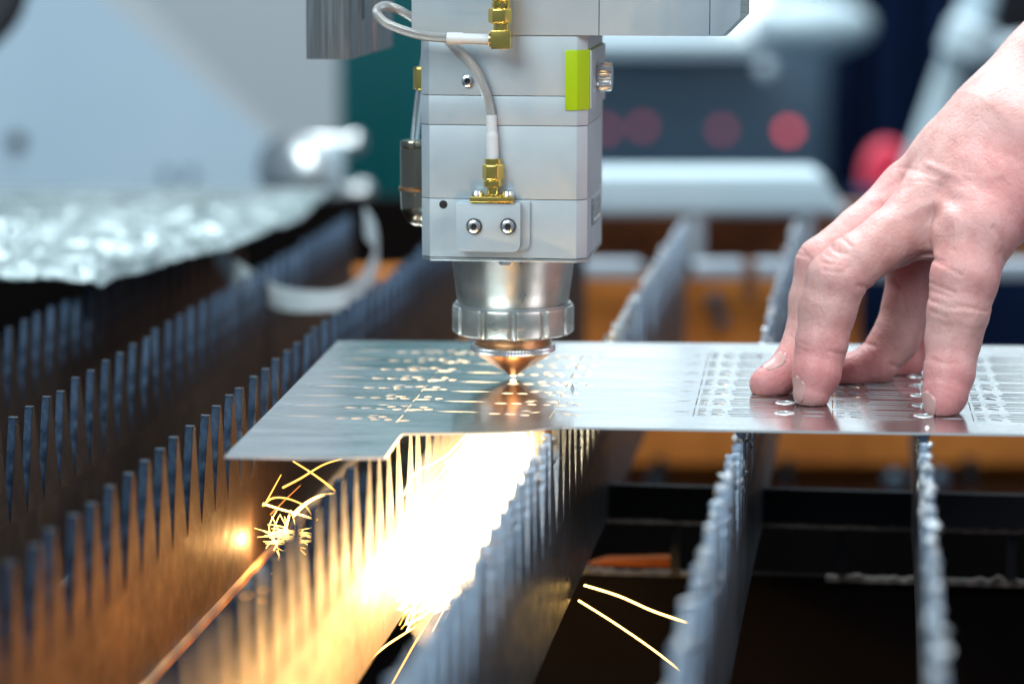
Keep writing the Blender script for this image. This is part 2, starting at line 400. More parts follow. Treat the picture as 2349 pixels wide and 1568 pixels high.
for px, py, r in ((1640, 690, .005), (1655, 735, .004), (1420, 1085, .004), (1735, 1095, .005), (2050, 1100, .006), (2150, 1098, .006), (1500, 1100, .004)):
    c = Q(px, py, 1.56); add('bolt', xf(lathe([(r, 0), (r, .004), (r*.6, .007)], 14), orient((c.x, 0, c.z), (0, -1, 0))), m_slate, t)
YB = 1.12
t = thing('bed_dark_plate', 'black plate added for the dark of the bed below the crumpled film', 'plate', (0, 1.6, 0))
a = Q(-420, 1300, 1.6); b = Q(1100, 456, 1.6); add('plate', box(a.x, b.x, 0, .02, a.z, b.z), m_pit, t, 0)  # black plate added where the bed lies in the dark

# ------------------------------------------------------------------ comb support under the slats
UF = 0.078                                   # along v in the machine frame
def rough_edge(name, u0, u1, v, z, h, parent, m, step=.0012):
    vs, fs = [], []; n = int((u1-u0)/step)
    for i in range(n+1):
        u = u0 + (u1-u0)*i/n
        hh = h*(.35 + .9*abs(noise.noise(Vector((u*160, z*50, 0)))) + .5*abs(noise.noise(Vector((u*600, 3, z)))))
        d = h*.6*noise.noise(Vector((u*300, 9, z)))
        vs += [(u, v-.0035+d, z), (u, v-.002+d, z+hh), (u, v+.002, z+hh*.9), (u, v+.003, z)]
    for i in range(n):
        for k in range(4): fs.append((i*4+k, i*4+(k+1) % 4, i*4+4+(k+1) % 4, i*4+4+k))
    return add(name, (vs, fs), m, parent, smooth=30)
t = thing('comb_support', 'dark cross support with square windows under the slats', 'support', MW(0, UF, 0), -YAW)
cz = lambda py: MV(1600, py, UF)[1]
cu = lambda px, py=1250: MV(px, py, UF)[0]
ztop, zw1, zlow, zbot = cz(1116), cz(1192), cz(1312), -.2
add('upper_bar', box(-.02, .24, 0, .003, zw1, ztop), m_comb, t, 0)
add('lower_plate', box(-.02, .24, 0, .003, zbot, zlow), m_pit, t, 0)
for px in (1548, 1932, 2322):
    u = cu(px); add('post', box(u-.0016, u+.0016, .0003, .0027, zlow, zw1), m_comb, t, 0)
rough_edge('slag', .0, .066, 0, zw1-.001, .0016, t, m_rust); rough_edge('slag', .0, .058, 0, zlow-.001, .0022, t, m_rust)
rough_edge('slag', .075, .21, 0, zw1-.001, .0014, t, m_rust); rough_edge('slag', .10, .21, 0, zlow-.001, .003, t, m_rust)
ru = cu(1365, 1300)
add('warm_ledge', prism_y([(ru-.003, zlow), (cu(1548), zlow), (cu(1548), zlow+.0035), (ru+.003, zlow+.002)], .006, .012), mat('dark_rust', (.16, .045, .012), 0, .9, Specular_IOR_Level=.1), t, 0)

# ------------------------------------------------------------------ slats
TP, TH, SH, TK = .0175, .0315, .061, .0026
ZT = -.0012
def tooth_mesh(name, k=0.0):
    b2 = TP/2; t2 = .0011
    prof = [(-b2, 0), (b2, 0), (t2, TH), (-t2, TH+.0003*k)]
    me = mesh(name, *prism_x(prof, -TK/2, TK/2))
    bmesh_ = bmesh.new(); bmesh_.from_mesh(me)
    es = [e for e in bmesh_.edges if min(v.co.z for v in e.verts) >= -1e-6 and abs(e.verts[0].co.z-e.verts[1].co.z) + abs(e.verts[0].co.x-e.verts[1].co.x) > 1e-6 and max(v.co.z for v in e.verts) > .01]
    bmesh.ops.bevel(bmesh_, geom=es, offset=.00018, segments=1, affect='EDGES')
    bmesh_.to_mesh(me); bmesh_.free()
    return me
tm = [tooth_mesh('tooth', k) for k in (0, .5)]
for me in tm: shade(me, 0)
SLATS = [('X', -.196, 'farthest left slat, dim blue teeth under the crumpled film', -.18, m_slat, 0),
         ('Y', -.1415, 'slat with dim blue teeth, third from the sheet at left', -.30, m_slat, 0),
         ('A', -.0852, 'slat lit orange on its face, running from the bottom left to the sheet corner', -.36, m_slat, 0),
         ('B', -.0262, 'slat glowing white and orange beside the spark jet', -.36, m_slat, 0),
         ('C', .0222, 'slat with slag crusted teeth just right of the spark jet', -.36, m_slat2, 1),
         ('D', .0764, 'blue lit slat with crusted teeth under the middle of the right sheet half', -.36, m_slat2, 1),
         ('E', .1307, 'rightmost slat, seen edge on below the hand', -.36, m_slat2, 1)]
VEND = .47
for key, u, lab, v0, m, slag in SLATS:
    t = thing('support_slat', lab, 'slat', MW(u, v0, ZT-SH), -YAW, 'toothed slats of the cutting bed')
    n = int((VEND-v0)/TP)
    poly = [(0, 0), (n*TP, 0), (n*TP, SH-TH), (0, SH-TH)]
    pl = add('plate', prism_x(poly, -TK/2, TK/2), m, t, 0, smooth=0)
    for i in range(n):
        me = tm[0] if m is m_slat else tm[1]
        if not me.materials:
            me.materials.append(m); me.materials.append(m_blue_edge if m is m_slat else m_blue_edge2)
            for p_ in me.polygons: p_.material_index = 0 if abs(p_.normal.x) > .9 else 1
        o = bpy.data.objects.new('tooth', me); COL.objects.link(o); o.parent = t
        o.location = (0, TP*(i+.5), SH-TH); o.scale = (1, 1, 1 + random.choice((0, 0, 0, -.02, -.05))*random.random()); o.rotation_euler = (random.uniform(-.012, .012), random.gauss(0, .012), 0)
    if key == 'A': add('foot_flange', box(TK/2, TK/2+.0022, 0, n*TP, -.001, .0008), mat('spark_lit_flange', (.7, .40, .18), 0, .6), t, 0, smooth=0)  # spark light on the flange put into its orange colour
    if slag:
        rs = random.Random(key); parts = []
        for i in range(n):
            v = TP*(i+.5)
            if key == 'C' and v + v0 < -.19: pass
            for j in range(7 if v0 + v > -.25 else 4):
                f = rs.random()**1.8
                z = SH - f*TH*.62; hw = .0013 + f*.0035
                r = rs.uniform(.0006, .0013)*(1.25 if key == 'E' else 1)
                parts.append(ico((rs.uniform(-TK*.5, TK*.5), v + rs.uniform(-hw, hw), z), r, 1, .35, (1, 1, rs.uniform(.8, 2.2))))
            if rs.random() < .6: parts.append(ico((rs.uniform(-.0006, .0006), v+rs.uniform(-.001, .001), SH), rs.uniform(.0008, .0018), 2, .3, (rs.uniform(.6, 1.2), rs.uniform(.7, 1.3), rs.uniform(.25, .6))))
        o = add('slag_crust', parts, m_slag, t, smooth=60); o['kind'] = 'stuff'

# ================================================================== CUTTING HEAD
HW, CH = .0260, .0030
def chsq(h, c, grow=0): 
    h = h+grow
    return [(-h+c, -h), (h-c, -h), (h, -h+c), (h, h-c), (h-c, h), (-h+c, h), (-h, h-c), (-h, -h+c)]
VF = -HW
zf = lambda py, px=1150: MV(px, py, VF)[1]
uf = lambda px, py=400: MV(px, py, VF)[0]
head = thing('laser_head', 'grey laser cutting head with copper nozzle above the steel sheet', 'laser cutter', O, -YAW)
z_seg = [zf(600), zf(592), zf(457), zf(288), zf(220), zf(81)]
cx0 = .0002
def seg(name, z0, z1, m=m_anod, grow=0, bv=.00022):
    return add(name, prism([(x+cx0, y) for x, y in chsq(HW, CH, grow)], z0, z1), m, head, bv)
seg('base_plate', z_seg[0], z_seg[1]-.00012, m_alu)
seg('lower_body', z_seg[1]+.00012, z_seg[2]-.0001); seg('middle_body', z_seg[2]+.0001, z_seg[3]-.0001)
seg('spacer_body', z_seg[3]+.0001, z_seg[4]-.0001, grow=.00008); seg('upper_body', z_seg[4]+.0001, z_seg[5])
m_seam = mat('seam_shadow', (.03, .035, .04), 0, .8)
add('core', prism([(x, y) for x, y in chsq(HW-.0008, CH)], z_seg[0]+.0005, z_seg[5]-.001), m_seam, head)
# lock block (lime) round the right front corner
zl0, zl1 = zf(253, 1300), zf(115, 1300)
ul = uf(1297, 180); g = .0006
lime = [(ul, -HW-g), (HW-CH+cx0+.0001, -HW-g), (HW+cx0+g, -HW+CH-.0001), (HW+cx0+g, HW-.004), (HW-.006, HW-.004), (HW-.006, -HW+.004), (ul, -HW+.004)]
add('lock_block', prism(lime, zl0, zl1), m_lime, head, .0002)
add('side_plate', prism_x([(-HW+CH+.0004, zl0+.0003), (HW-.0048, zl0+.0003), (HW-.0048, zl1-.0003), (-HW+CH+.0004, zl1-.0003)], HW+cx0+g, HW+cx0+g+.0005), m_anod, head, .0001)
# knurled knob on the side
kv = -.004; kz = MU(1372, 183, HW+.003)[1]
def knurl(r, z, a): return r + (.00022*math.cos(24*a) if r > .003 else 0)
kn = lathe([(.0030, 0), (.0030, .0008), (.0042, .0010), (.0043, .0016), (.0043, .0044), (.0040, .0048), (.0020, .0049)], 144, rfun=knurl)
add('knurled_knob', xf(kn, orient((HW+g+.0005, kv, kz), (1, 0, 0))), m_chrome, head, smooth=30)
# badge on the right side
bv0, bz0 = MU(1356, 540, HW); bv1, bz1 = MU(1379, 450, HW)
bdg = add('badge', prism_x([(-.010, zf(528)), (.010, zf(528)), (.010, zf(465)), (-.010, zf(465))], HW+cx0, HW+cx0+.0006), m_alu, head, .0002)
zb = (zf(528)+zf(465))/2
for k in range(5): add('badge_mark', prism_x([(-.008+k*.0034, zb-.002), (-.006+k*.0034, zb-.003), (-.0052+k*.0034, zb+.0028), (-.0074+k*.0034, zb+.0014)], HW+cx0+.0006, HW+cx0+.0010), m_chrome, head)
# nozzle stack
def zc(py): return MV(1177, py, 0)[1]
nz0 = z_seg[0]
add('nozzle_cone', lathe([(.0193, nz0), (.0198, nz0-.0004), (.0195, zc(602)), (.0184, zc(660)), (.0178, zc(690)), (.0175, zc(694)), (.0168, zc(700))], 96), m_nozz, head, smooth=30)
add('seal_ring', lathe([(.0170, .0228), (.0186, .0230), (.0188, .0240), (.0186, .0248), (.0172, .0249)], 96), m_alu, head, smooth=30)
def scal(r, z, a):
    if r < .0185: return r
    k = (a*12/(2*math.pi)+.25) % 1.0
    d = abs(k-.5)
    return r - (.0011*math.cos(d/.13*math.pi/2) if d < .13 else 0)
add('collar_nut', lathe([(.0150, .0148), (.0183, .0149), (.0194, .0156), (.0196, .0162), (.0196, .0232), (.0193, .0240), (.0182, .0243), (.0170, .0238)], 288, rfun=scal), m_nozz, head, smooth=32)
add('ceramic_ring', lathe([(.0118, .0100), (.0126, .0104), (.0124, .0116), (.0122, .0120), (.0124, .0126), (.0122, .0150)], 80), m_copper, head, smooth=30)
def fine(r, z, a): return r + (.00012*math.cos(90*a) if r > .0131 else 0)
add('nozzle_rim', lathe([(.0118, .0113), (.0131, .0112), (.0134, .0109), (.01362, .0106), (.01362, .0093), (.0134, .0090), (.0122, .0089)], 360, rfun=fine), m_chrome, head, smooth=40)
add('nozzle_tip', lathe([(.0132, .0091), (.0128, .0087), (.0112, .0074), (.0072, .0047), (.0038, .0026), (.0022, .0016), (.0017, .0011), (.0008, .0011)], 72), m_copper, head, smooth=30)
# socket screw maker
def socket_screw(name, u, z, r, parent, v=VF, hole=True):
    M = orient((u, v, z), (0, -1, 0))
    s = add(name, xf(lathe([(r*.92, -.0002), (r, .0004), (r*.93, .0009), (r*.62, .0012), (r*.5, .0012), (r*.45, .0003)], 36), M), m_chrome, parent, smooth=35)
    add('socket', xf(lathe([(r*.46, .0002), (r*.46, .00045)], 6), M), m_black, s, smooth=0)
    return s
def recess(u, z, r, parent, v=VF):
    M = orient((u, v, z), (0, -1, 0))
    ring = []
    n = 36
    vs = [( rr*math.cos(2*math.pi*i/n), rr*math.sin(2*math.pi*i/n), zz) for rr, zz in ((r, -.0001), (r, .00022), (r*.9, .00022), (r*.86, -.0001)) for i in range(n)]
    fs = [(k*n+i, k*n+(i+1) % n, (k+1)*n+(i+1) % n, (k+1)*n+i) for k in range(3) for i in range(n)]
    add('screw_recess', xf((vs, fs), M), m_alu, parent, smooth=30)
    add('recess_floor', xf(lathe([(r*.88, 0), (r*.88, .00006)], 36), M), m_black, parent, smooth=30)
# sensor bracket
u0, u1 = uf(1050, 520), uf(1197, 520); zb0, zb1 = zf(574), zf(463)
PR = .0042
r_ = .0024
def rr(u0, u1, z0, z1, r):
    out = []
    for cx_, cz_, a0 in ((u1-r, z0+r, -90), (u1, z1, None), (u0, z1, None), (u0+r, z0+r, 180)):
        if a0 is None: out.append((cx_, cz_))
        else: out += [(cx_+r*math.cos(math.radians(a0+i*15)), cz_+r*math.sin(math.radians(a0+i*15))) for i in range(7)]
    return out
brk = add('sensor_bracket', prism_y(rr(u0, u1, zb0, zb1, r_), VF-PR, VF-.0001), m_anod, head, .0002)
add('bracket_pad', prism_y(rr(u0+.0005, uf(1217), zf(572), zf(460), r_), VF-.0012, VF-.0001), m_anod, head, .0002)
for px in (1088, 1166):
    uu, zz = MV(px, 519, VF-PR)
    recess(uu, zz, .00265, head, VF-PR); socket_screw('cap_screw', uu, zz, .0021, head, VF-PR-.0003)
uu, zz = MV(1017, 469, VF); add('screw_hole', xf(lathe([(.0013, -.0002), (.0013, .00008)], 24), orient((uu, VF, zz), (0, -1, 0))), m_black, head)
nrim = [(.00135, -.0001), (.0016, .0001), (.0014, .00022), (.0013, .0001)]
uu, zz = MV(1073, 186, VF); socket_screw('cap_screw', uu, zz, .0019, head)
uu, zz = MV(1158, 604, VF+.004); add('stop_screw', lathe([(.0015, z_seg[0]-.0016), (.0019, z_seg[0]-.0012), (.0019, z_seg[0])], 24, uu, VF+.004), m_chrome, head)
# air fitting at the left side
fu = -.0318; fv = 0.0
def zs(py): return MV(935, py, fv)[1]
af = thing('air_fitting', None, None); af.parent = head; af.location = (fu, fv, 0)
R1 = .0046
add('push_sleeve', lathe([(R1*.7, zs(322)), (R1*.95, zs(322)), (R1, zs(326)), (R1, zs(334)), (R1*.93, zs(336)), (R1, zs(338)), (R1, zs(430))], 48), m_dchrome, af, smooth=30)
add('elbow', tube(spline([(0, 0, zs(428)), (0, 0, zs(455)), (.0003, 0, zs(478)), (.0022, 0, zs(489)), (.0075, 0, zs(491))], 6), [R1*1.02]*4+[R1*1.0]*8+[R1*.98]*6+[R1*.9]*7, 28), m_dchrome, af, smooth=60)
add('elbow_lip', lathe([(R1*1.05, zs(436)), (R1*1.12, zs(433)), (R1*1.12, zs(429)), (R1*1.02, zs(427))], 48), m_copper, af, smooth=30)
add('hex_fitting', lathe(hexprof(.0031, zs(206), zs(153)), 6, .0028, 0), m_gold, af, .0002)
tb = add('air_hose', tube(spline([(0, 0, zs(330)), (.0006, 0, zs(290)), (.0019, 0, zs(215)), (.0027, 0, zs(190))], 6), .0015, 16), m_clear, af, smooth=60)
add('air_hose', tube(spline([(.0028, 0, zs(160)), (.0036, 0, zs(130)), (.0042, 0, zs(70))], 6), .0015, 16), m_clear, af, smooth=60)

# ------------------------------------------------------------------ sensor cable
VC = VF-PR/2-.0002
cab = thing('sensor_cable', 'looped braided coaxial cable with gold connectors on the head', 'cable', MW(0, VC, 0), -YAW)
def cp(px, py, v=0.0): 
    a, b = MV(px, py, VC+v); return (a, v, b)
cxu = cp(1131, 450)[0]; zcn = lambda py: MV(1131, py, VC)[1]
add('flange', box(cxu-.0069, cxu+.0066, -.0030, .0030, zcn(462), zcn(450)), m_gold, cab, .0002)
for du in (-.0049, .0047):
    add('flange_screw', lathe([(.0019, zcn(450)), (.0020, zcn(446)), (.0015, zcn(438)), (.0006, zcn(437))], 28, cxu+du, -.0004), m_chrome, cab)
cn = [(.0029, zcn(452)), (.0029, zcn(446)), (.0018, zcn(445)), (.0018, zcn(428)), (.0024, zcn(427)), (.0024, zcn(423))]
add('connector_body', lathe(cn, 32, cxu, 0), m_gold, cab, smooth=30)
add('hex_nut', lathe(hexprof(.0034, zcn(413), zcn(375), .0005), 6, cxu, 0), m_gold, cab, .00025)
add('nut_skirt', lathe([(.0026, zcn(428)), (.0029, zcn(426)), (.0029, zcn(415)), (.0026, zcn(412))], 32, cxu, 0), m_gold, cab, smooth=30)
add('crimp_ferrule', lathe([(.0026, zcn(376)), (.0026, zcn(364)), (.0022, zcn(363))], 32, cxu, 0), m_gold, cab, smooth=30)
b1 = [cp(1130, 364), cp(1129, 320), cp(1128, 290), cp(1127, 264)]
add('boot', tube(spline(b1, 6), [.0019]*9+[.00165]*10, 20), m_boot, cab, smooth=40)
path = [cp(1127, 270), cp(1121, 235), cp(1108, 196, -.001), cp(1088, 155, -.001), cp(1058, 120, 0.0), cp(1018, 88, .004), cp(965, 54, .006), cp(920, 26, .004), cp(888, 14, .0), cp(868, 20, -.004), cp(866, 34, -.006), cp(885, 53, -.008), cp(925, 70, -.008), cp(975, 83, -.007), cp(1030, 88, -.006)]
br = add('braided_sleeve', tube(spline(path, 10), .00145, 16), m_braid, cab, smooth=60)
def tube_uv(o, n, rep):
    me = o.data; uvl = me.uv_layers.new(name='UVMap')
    for p in me.polygons:
        for li in p.loop_indices:
            vi = me.loops[li].vertex_index; uvl.data[li].uv = ((vi % n)/n*4, (vi//n)*rep)
tube_uv(br, 16, .9)
add('boot', tube(spline([cp(1026, 88, -.006), cp(1062, 89, -.006)], 4), .00185, 20), m_boot, cab, smooth=40)
add('boot', tube(spline([cp(1062, 89, -.006), cp(1128, 91, -.006)], 4), .00165, 20), m_boot, cab, smooth=40)
ex = cp(1150, 90, -.006); ez = lambda py: MV(1150, py, VC-.006)[1]
for k, px in enumerate((1122, 1127)):
    add('ferrule_ring', xf(lathe([(.0019, 0), (.0024, .0001), (.0024, .0004), (.0019, .0005)], 28), orient(cp(px, 91, -.006), (1, 0, 0))), m_gold, cab)
add('elbow_block', box(ex[0]-.0029, ex[0]+.0031, ex[1]-.003, ex[1]+.003, ez(112), ez(69)), m_gold, cab, .0004)
add('connector_neck', lathe([(.0024, ez(70)), (.0024, ez(56)), (.0028, ez(55)), (.0028, ez(50))], 32, ex[0], ex[1]), m_gold, cab, smooth=30)
add('hex_nut', lathe(hexprof(.0037, ez(54), ez(18), .0005), 6, ex[0]-.0004, ex[1]), m_gold, cab, .00025)
add('connector_barrel', lathe([(.0027, ez(20)), (.0029, ez(14)), (.0029, ez(6)), (.0026, ez(4)), (.003, ez(0)), (.003, ez(-40))], 32, ex[0], ex[1]), m_gold, cab, smooth=30)

# ------------------------------------------------------------------ carriage block above
VB = VF-.0006
cb = thing('carriage_block', 'wide grey aluminium carriage block carrying the cutting head', 'carriage', MW(0, VB, 0), -YAW)
def bx(px, py): return MV(px, py, VB)
uL = bx(944, 40)[0]; u1 = bx(1374, 60)[0]; u2 = bx(1628, 60)[0]; u3 = bx(1666, 80)[0]; u4 = bx(1712, 38)[0]
zb0 = z_seg[5]+.0001; zc1 = bx(1712, 38)[1]; ZT2 = zb0+.09
D = .075
add('left_section', prism_y([(uL, zb0), (u1-.0001, zb0), (u1-.0001, ZT2), (uL, ZT2)], 0, D), m_anod, cb, .0002)
add('middle_section', prism_y([(u1+.0001, zb0), (u2-.0001, zb0), (u2-.0001, ZT2), (u1+.0001, ZT2)], .0001, D), m_anod, cb, .0002)
k = .0012
add('end_section', prism_y([(u2+.0001, zb0), (u3-k, zb0), (u4-k*1.5, zc1-.0006), (u4-k*1.5, ZT2), (u2+.0001, ZT2)], .0002, .02), m_anod, cb, .0002)
add('end_cheek', prism_y([(u3-k, zb0+.0001), (u3, zb0+.0001), (u4, zc1), (u4, ZT2), (u4-k*1.5, ZT2), (u4-k*1.5, zc1-.0003)], .0004, .02), m_alu, cb)
# planed slide block at left
YS = .93
s0 = Q(703, 136, YS); s1 = Q(808, 138, YS)
sb = thing('slide_block', 'grooved planed aluminium block hanging at top left', 'slide block', s0, -YAW)
w_ = (s1.x-s0.x)/math.cos(YAW); 
add('block', prism([(0, 0), (w_-.0009, 0), (w_, .0009), (w_, .012), (w_-.0012, .013), (w_-.0012, .016), (w_, .017), (w_, .036), (w_-.001, .037), (w_-.001, .043), (w_, .044), (w_, .078), (0, .078)], 0, .16), m_alu_v, sb, .0002)
add('slot', box(w_-.0005, w_+.00004, .019, .0225, .012, .16), m_black, sb)

# ================================================================== STEEL SHEET with cut-outs (one plate, real holes)
SY = math.atan((1895 - CX)/6606.0)
su = Vector((math.cos(SY), -math.sin(SY), 0)); sv = Vector((math.sin(SY), math.cos(SY), 0))
SO = P(1590, 955)
sheet = thing('steel_sheet', 'thin steel sheet full of cut shapes lying on the slat teeth', 'steel sheet', SO, -SY)
def SL(px, py):
    p = P(px, py) - SO; return (p.dot(su), p.dot(sv))
out = [SL(*p) for p in ((515, 1045), (775, 781), (1500, 786), (2349, 793), (2760, 797), (2760, 1002), (2349, 995), (1800, 987), (1290, 978), (1262, 980), (1215, 986), (1150, 990), (1060, 992), (924, 993), (918, 999), (884, 1048), (700, 1049))]
holes = []
def ell(u, v, a, b, n=14, rot=0): return [(u+a*math.cos(2*math.pi*i/n)*math.cos(rot)-b*math.sin(2*math.pi*i/n)*math.sin(rot), v+a*math.cos(2*math.pi*i/n)*math.sin(rot)+b*math.sin(2*math.pi*i/n)*math.cos(rot)) for i in range(n)]
def lens(u0, u1, v, h, n=7):
    return [(u0+(u1-u0)*i/n, v-h*math.sin(math.pi*i/n)*.5) for i in range(n+1)] + [(u1-(u1-u0)*i/n, v+h*math.sin(math.pi*i/n)*.5) for i in range(1, n)]
def slot(u0, u1, v, h0, h1): return [(u0, v-h0/2), (u1, v-h1/2), (u1+.0004, v), (u1, v+h1/2), (u0, v+h0/2)]
mm = .001
RP = .0179
rings = []
def kblock(u, v, s=1):
    m_ = mm*s
    return [[(u+0*m_, v-6*m_), (u+2.6*m_, v-6*m_), (u+2.6*m_, v-4.6*m_), (u+0*m_, v-4.6*m_)],
            [(u+.4*m_, v-3.4*m_), (u+3.0*m_, v-3.4*m_), (u+1.4*m_, v-.8*m_), (u+.4*m_, v-.8*m_)],
            [(u+4.0*m_, v-3.8*m_), (u+7.4*m_, v-5.6*m_), (u+8.0*m_, v-4.2*m_), (u+5.2*m_, v-1.6*m_)],
            [(u+3.6*m_, v+.2*m_), (u+8.4*m_, v-.6*m_), (u+8.4*m_, v+.8*m_), (u+4.2*m_, v+1.8*m_)],
            [(u+.2*m_, v+.8*m_), (u+2.4*m_, v+1.0*m_), (u+3.0*m_, v+3.8*m_), (u+.2*m_, v+3.2*m_)],
            [(u+4.6*m_, v+3.4*m_), (u+8.0*m_, v+3.0*m_), (u+7.0*m_, v+5.4*m_), (u+4.2*m_, v+5.0*m_)],
            [(u+.2*m_, v+5.2*m_), (u+2.8*m_, v+5.6*m_), (u+2.4*m_, v+6.6*m_), (u+.2*m_, v+6.6*m_)]]
for r in range(9):
    v = r*RP - .004 - .0
    v = SL(1590, 944)[1] + r*RP*.985
    if v > SL(1590, 792)[1]-.007: break
    for c in range(5):
        u = .0008 + c*.0415
        holes += kblock(u, v)
        holes.append(slot(u+.0102, u+.0235, v-.0056, .0018, .0006)); holes.append(slot(u+.0096, u+.0215, v-.0022, .0022, .0005))
        holes.append(slot(u+.0092, u+.0220, v+.0020, .0020, .0006)); holes.append(slot(u+.0104, u+.0240, v+.0056, .0022, .0007))
        holes.append([(u-.0010, v-.0072), (u-.0007, v-.0072), (u-.0007, v+.0074), (u-.0010, v+.0074)])
        
        rings.append((u+.0262, v+.0008)); holes.append(ell(u+.0262, v+.0008, .0021, .0021))
        holes.append(lens(u+.0310, u+.0385, v-.003, .0022)); holes.append(lens(u+.0315, u+.0390, v+.0036, .0020))
    holes.append(lens(-.0065, -.0012, v, .0016))
for c, (pu, pp) in enumerate(((690, 955), (1040, 945))):
    for r in range(8):
        v = SL(pu, pp)[1] + r*RP*.985
        if v > SL(900, 805)[1]: break
        u = SL(pu, pp)[0] + .0
        j = lambda: random.uniform(-.0006, .0006)
        holes.append(lens(u-.006, u+.0085, v+.001, .0019)); holes.append(lens(u-.0088, u-.0064, v+.003, .0006))
        if c: holes.append(ell(u-.0118, v+.0030, .0022, .0012))
        holes.append(ell(u+.0125, v-.0012, .0020, .0013)); holes.append(ell(u+.0172, v-.0012, .0018, .0013))
        holes.append(lens(u+.0195, u+.0235, v+.0045, .0012))
        for (a, b) in ((21.0, 1.6), (24.6, 1.8), (28.4, 2.4), (22.2, -2.4), (26.4, -2.0), (31.0, -3.2), (33.8, 1.4), (36.5, -1.2)):
            if random.random() < .86: holes.append(ell(u+a*mm+j(), v+b*mm+j(), random.uniform(.0012, .0019), random.uniform(.0009, .0015), 10, random.uniform(-.5, .5)))
        holes.append([(u+.0295, v-.0062), (u+.0299, v-.0062), (u+.0302, v+.006), (u+.0298, v+.006)])
from mathutils.geometry import delaunay_2d_cdt
def inside(p, poly):
    r_ = False; n = len(poly)
    for i in range(n):
        x1, y1 = poly[i]; x2, y2 = poly[(i+1) % n]
        if (y1 > p[1]) != (y2 > p[1]) and p[0] < (x2-x1)*(p[1]-y1)/(y2-y1)+x1: r_ = not r_
    return r_
polys = [out] + [h for h in holes if all(inside(p, out) for p in h)]
v2, f2 = [], []
for pl in polys:
    if sum(pl[i-1][0]*pl[i][1]-pl[i][0]*pl[i-1][1] for i in range(len(pl))) < 0: pl = pl[::-1]
    f2.append(list(range(len(v2), len(v2)+len(pl)))); v2 += [Vector((x, y)) for x, y in pl]
rv, re_, rf, ov, oe, of = delaunay_2d_cdt(v2, [], f2, 0, 1e-6)
tri = [f for f, o_ in zip(rf, of) if list(o_) == [0]]
# the thin plate follows the soft wave that rolled stock has when it lies on points
def wav(x, y): return 0.0
V3 = [(p.x, p.y, .0005) for p in rv] + [(p.x, p.y, -.0002) for p in rv]; nv_ = len(rv)
from collections import Counter
ec = {}
for f in tri:
    for a_, b_ in zip(f, list(f[1:])+[f[0]]): ec[(a_, b_)] = 1
side = [(b_, a_, a_+nv_, b_+nv_) for (a_, b_) in ec if (b_, a_) not in ec]
me = bpy.data.meshes.new('plate'); me.from_pydata(V3, [], [tuple(f) for f in tri] + [tuple(x+nv_ for x in reversed(f)) for f in tri] + side); me.update()
bm = bmesh.new(); bm.from_mesh(me); bmesh.ops.delete(bm, geom=[v for v in bm.verts if not v.link_faces], context='VERTS'); bmesh.ops.recalc_face_normals(bm, faces=bm.faces); bm.to_mesh(me); bm.free()
me.materials.clear(); me.materials.append(m_sheet); me.materials.append(m_edge)
for p in me.polygons: p.use_smooth = False; p.material_index = 0 if abs(p.normal.z) > .5 else 1
plate = link('plate', me, None, sheet); plate.location = (0, 0, -.0005)
# raised burr rings round the round holes
n = 28
def ring_mesh(r0, r1, h):
    vs = [(rr_*math.cos(2*math.pi*i/n), rr_*math.sin(2*math.pi*i/n), zz) for rr_, zz in ((r0, .00002), (r0+.0001, h), (r1-.0002, h*.7), (r1, .00002)) for i in range(n)]
    fs = [(k*n+i, k*n+(i+1) % n, (k+1)*n+(i+1) % n, (k+1)*n+i) for k in range(3) for i in range(n)]
    return mesh('burr_ring', vs, fs)
rm = ring_mesh(.0022, .0031, .00022); rm.materials.append(m_edge); shade(rm, 40)
for (u, v) in rings:
    if u > SL(2500, 900)[0]: continue
    o = bpy.data.objects.new('burr_ring', rm); COL.objects.link(o); o.parent = sheet; o.location = (u, v, 0)

# ================================================================== SPARKS
def MP(px, py, u):
    v, z = MU(px, py, u); return MW(u, v, z)
def streak(pts, r0, r1, n=5, sub=6):
    sp_ = spline(pts, sub); m_ = len(sp_)
    return tube(sp_, [r0+(r1-r0)*i/(m_-1) for i in range(m_)], n)
def spark(label, pts, u, r0, r1, m=None, u2=None):
    k = len(pts); P3 = [Q(px, py, .865) for px, py in pts] if u is None else [MP(px, py, u if u2 is None else u+(u2-u)*i/(k-1)) for i, (px, py) in enumerate(pts)]
    o = add('spark_streak', streak(P3, r0, r1), m or m_sp, None, smooth=180)
    return tag(o, label, 'spark', 'single sparks flying from the cut')
spark('long upper spark crossing the dark gap right of the jet', [(1340, 1341), (1420, 1366), (1500, 1401), (1592, 1432)], None, .00042, .00042, m_sp_line)
spark('long lower spark crossing the dark gap right of the jet', [(1327, 1376), (1410, 1428), (1500, 1490), (1588, 1558)], None, .00036, .00030, m_sp_line)
spark('spark crossing upwards to the right under the sheet corner', [(648, 1118), (690, 1096), (740, 1066), (785, 1051)], None, .00035, .0002)
spark('spark falling to the right under the sheet corner', [(672, 1057), (712, 1082), (748, 1108), (780, 1134)], None, .0002, .0004)
spark('thick arched spark above the glowing tangle', [(776, 1131), (735, 1137), (700, 1156), (672, 1182)], None, .0003, .0008, m_sp_line)
spark('spark bar running down right over the tangle', [(603, 1154), (640, 1166), (690, 1180), (728, 1192)], None, .0004, .0003, m_sp_line)
spark('thin spark pointing up at the left of the tangle', [(606, 1160), (622, 1130), (645, 1088)], None, .0003, .0001)
spark('fine curved spark looping over the tangle', [(602, 1160), (625, 1142), (660, 1143), (700, 1160), (715, 1180)], None, .0003, .0002)
spark('dim spark slanting up behind the tangle', [(620, 1180), (655, 1145), (690, 1112)], None, .0003, .0001, m_sp_dim)
spark('short vertical spark rising from the glowing spot', [(652, 1222), (660, 1195), (664, 1180)], None, .0006, .0003, m_sp_line)
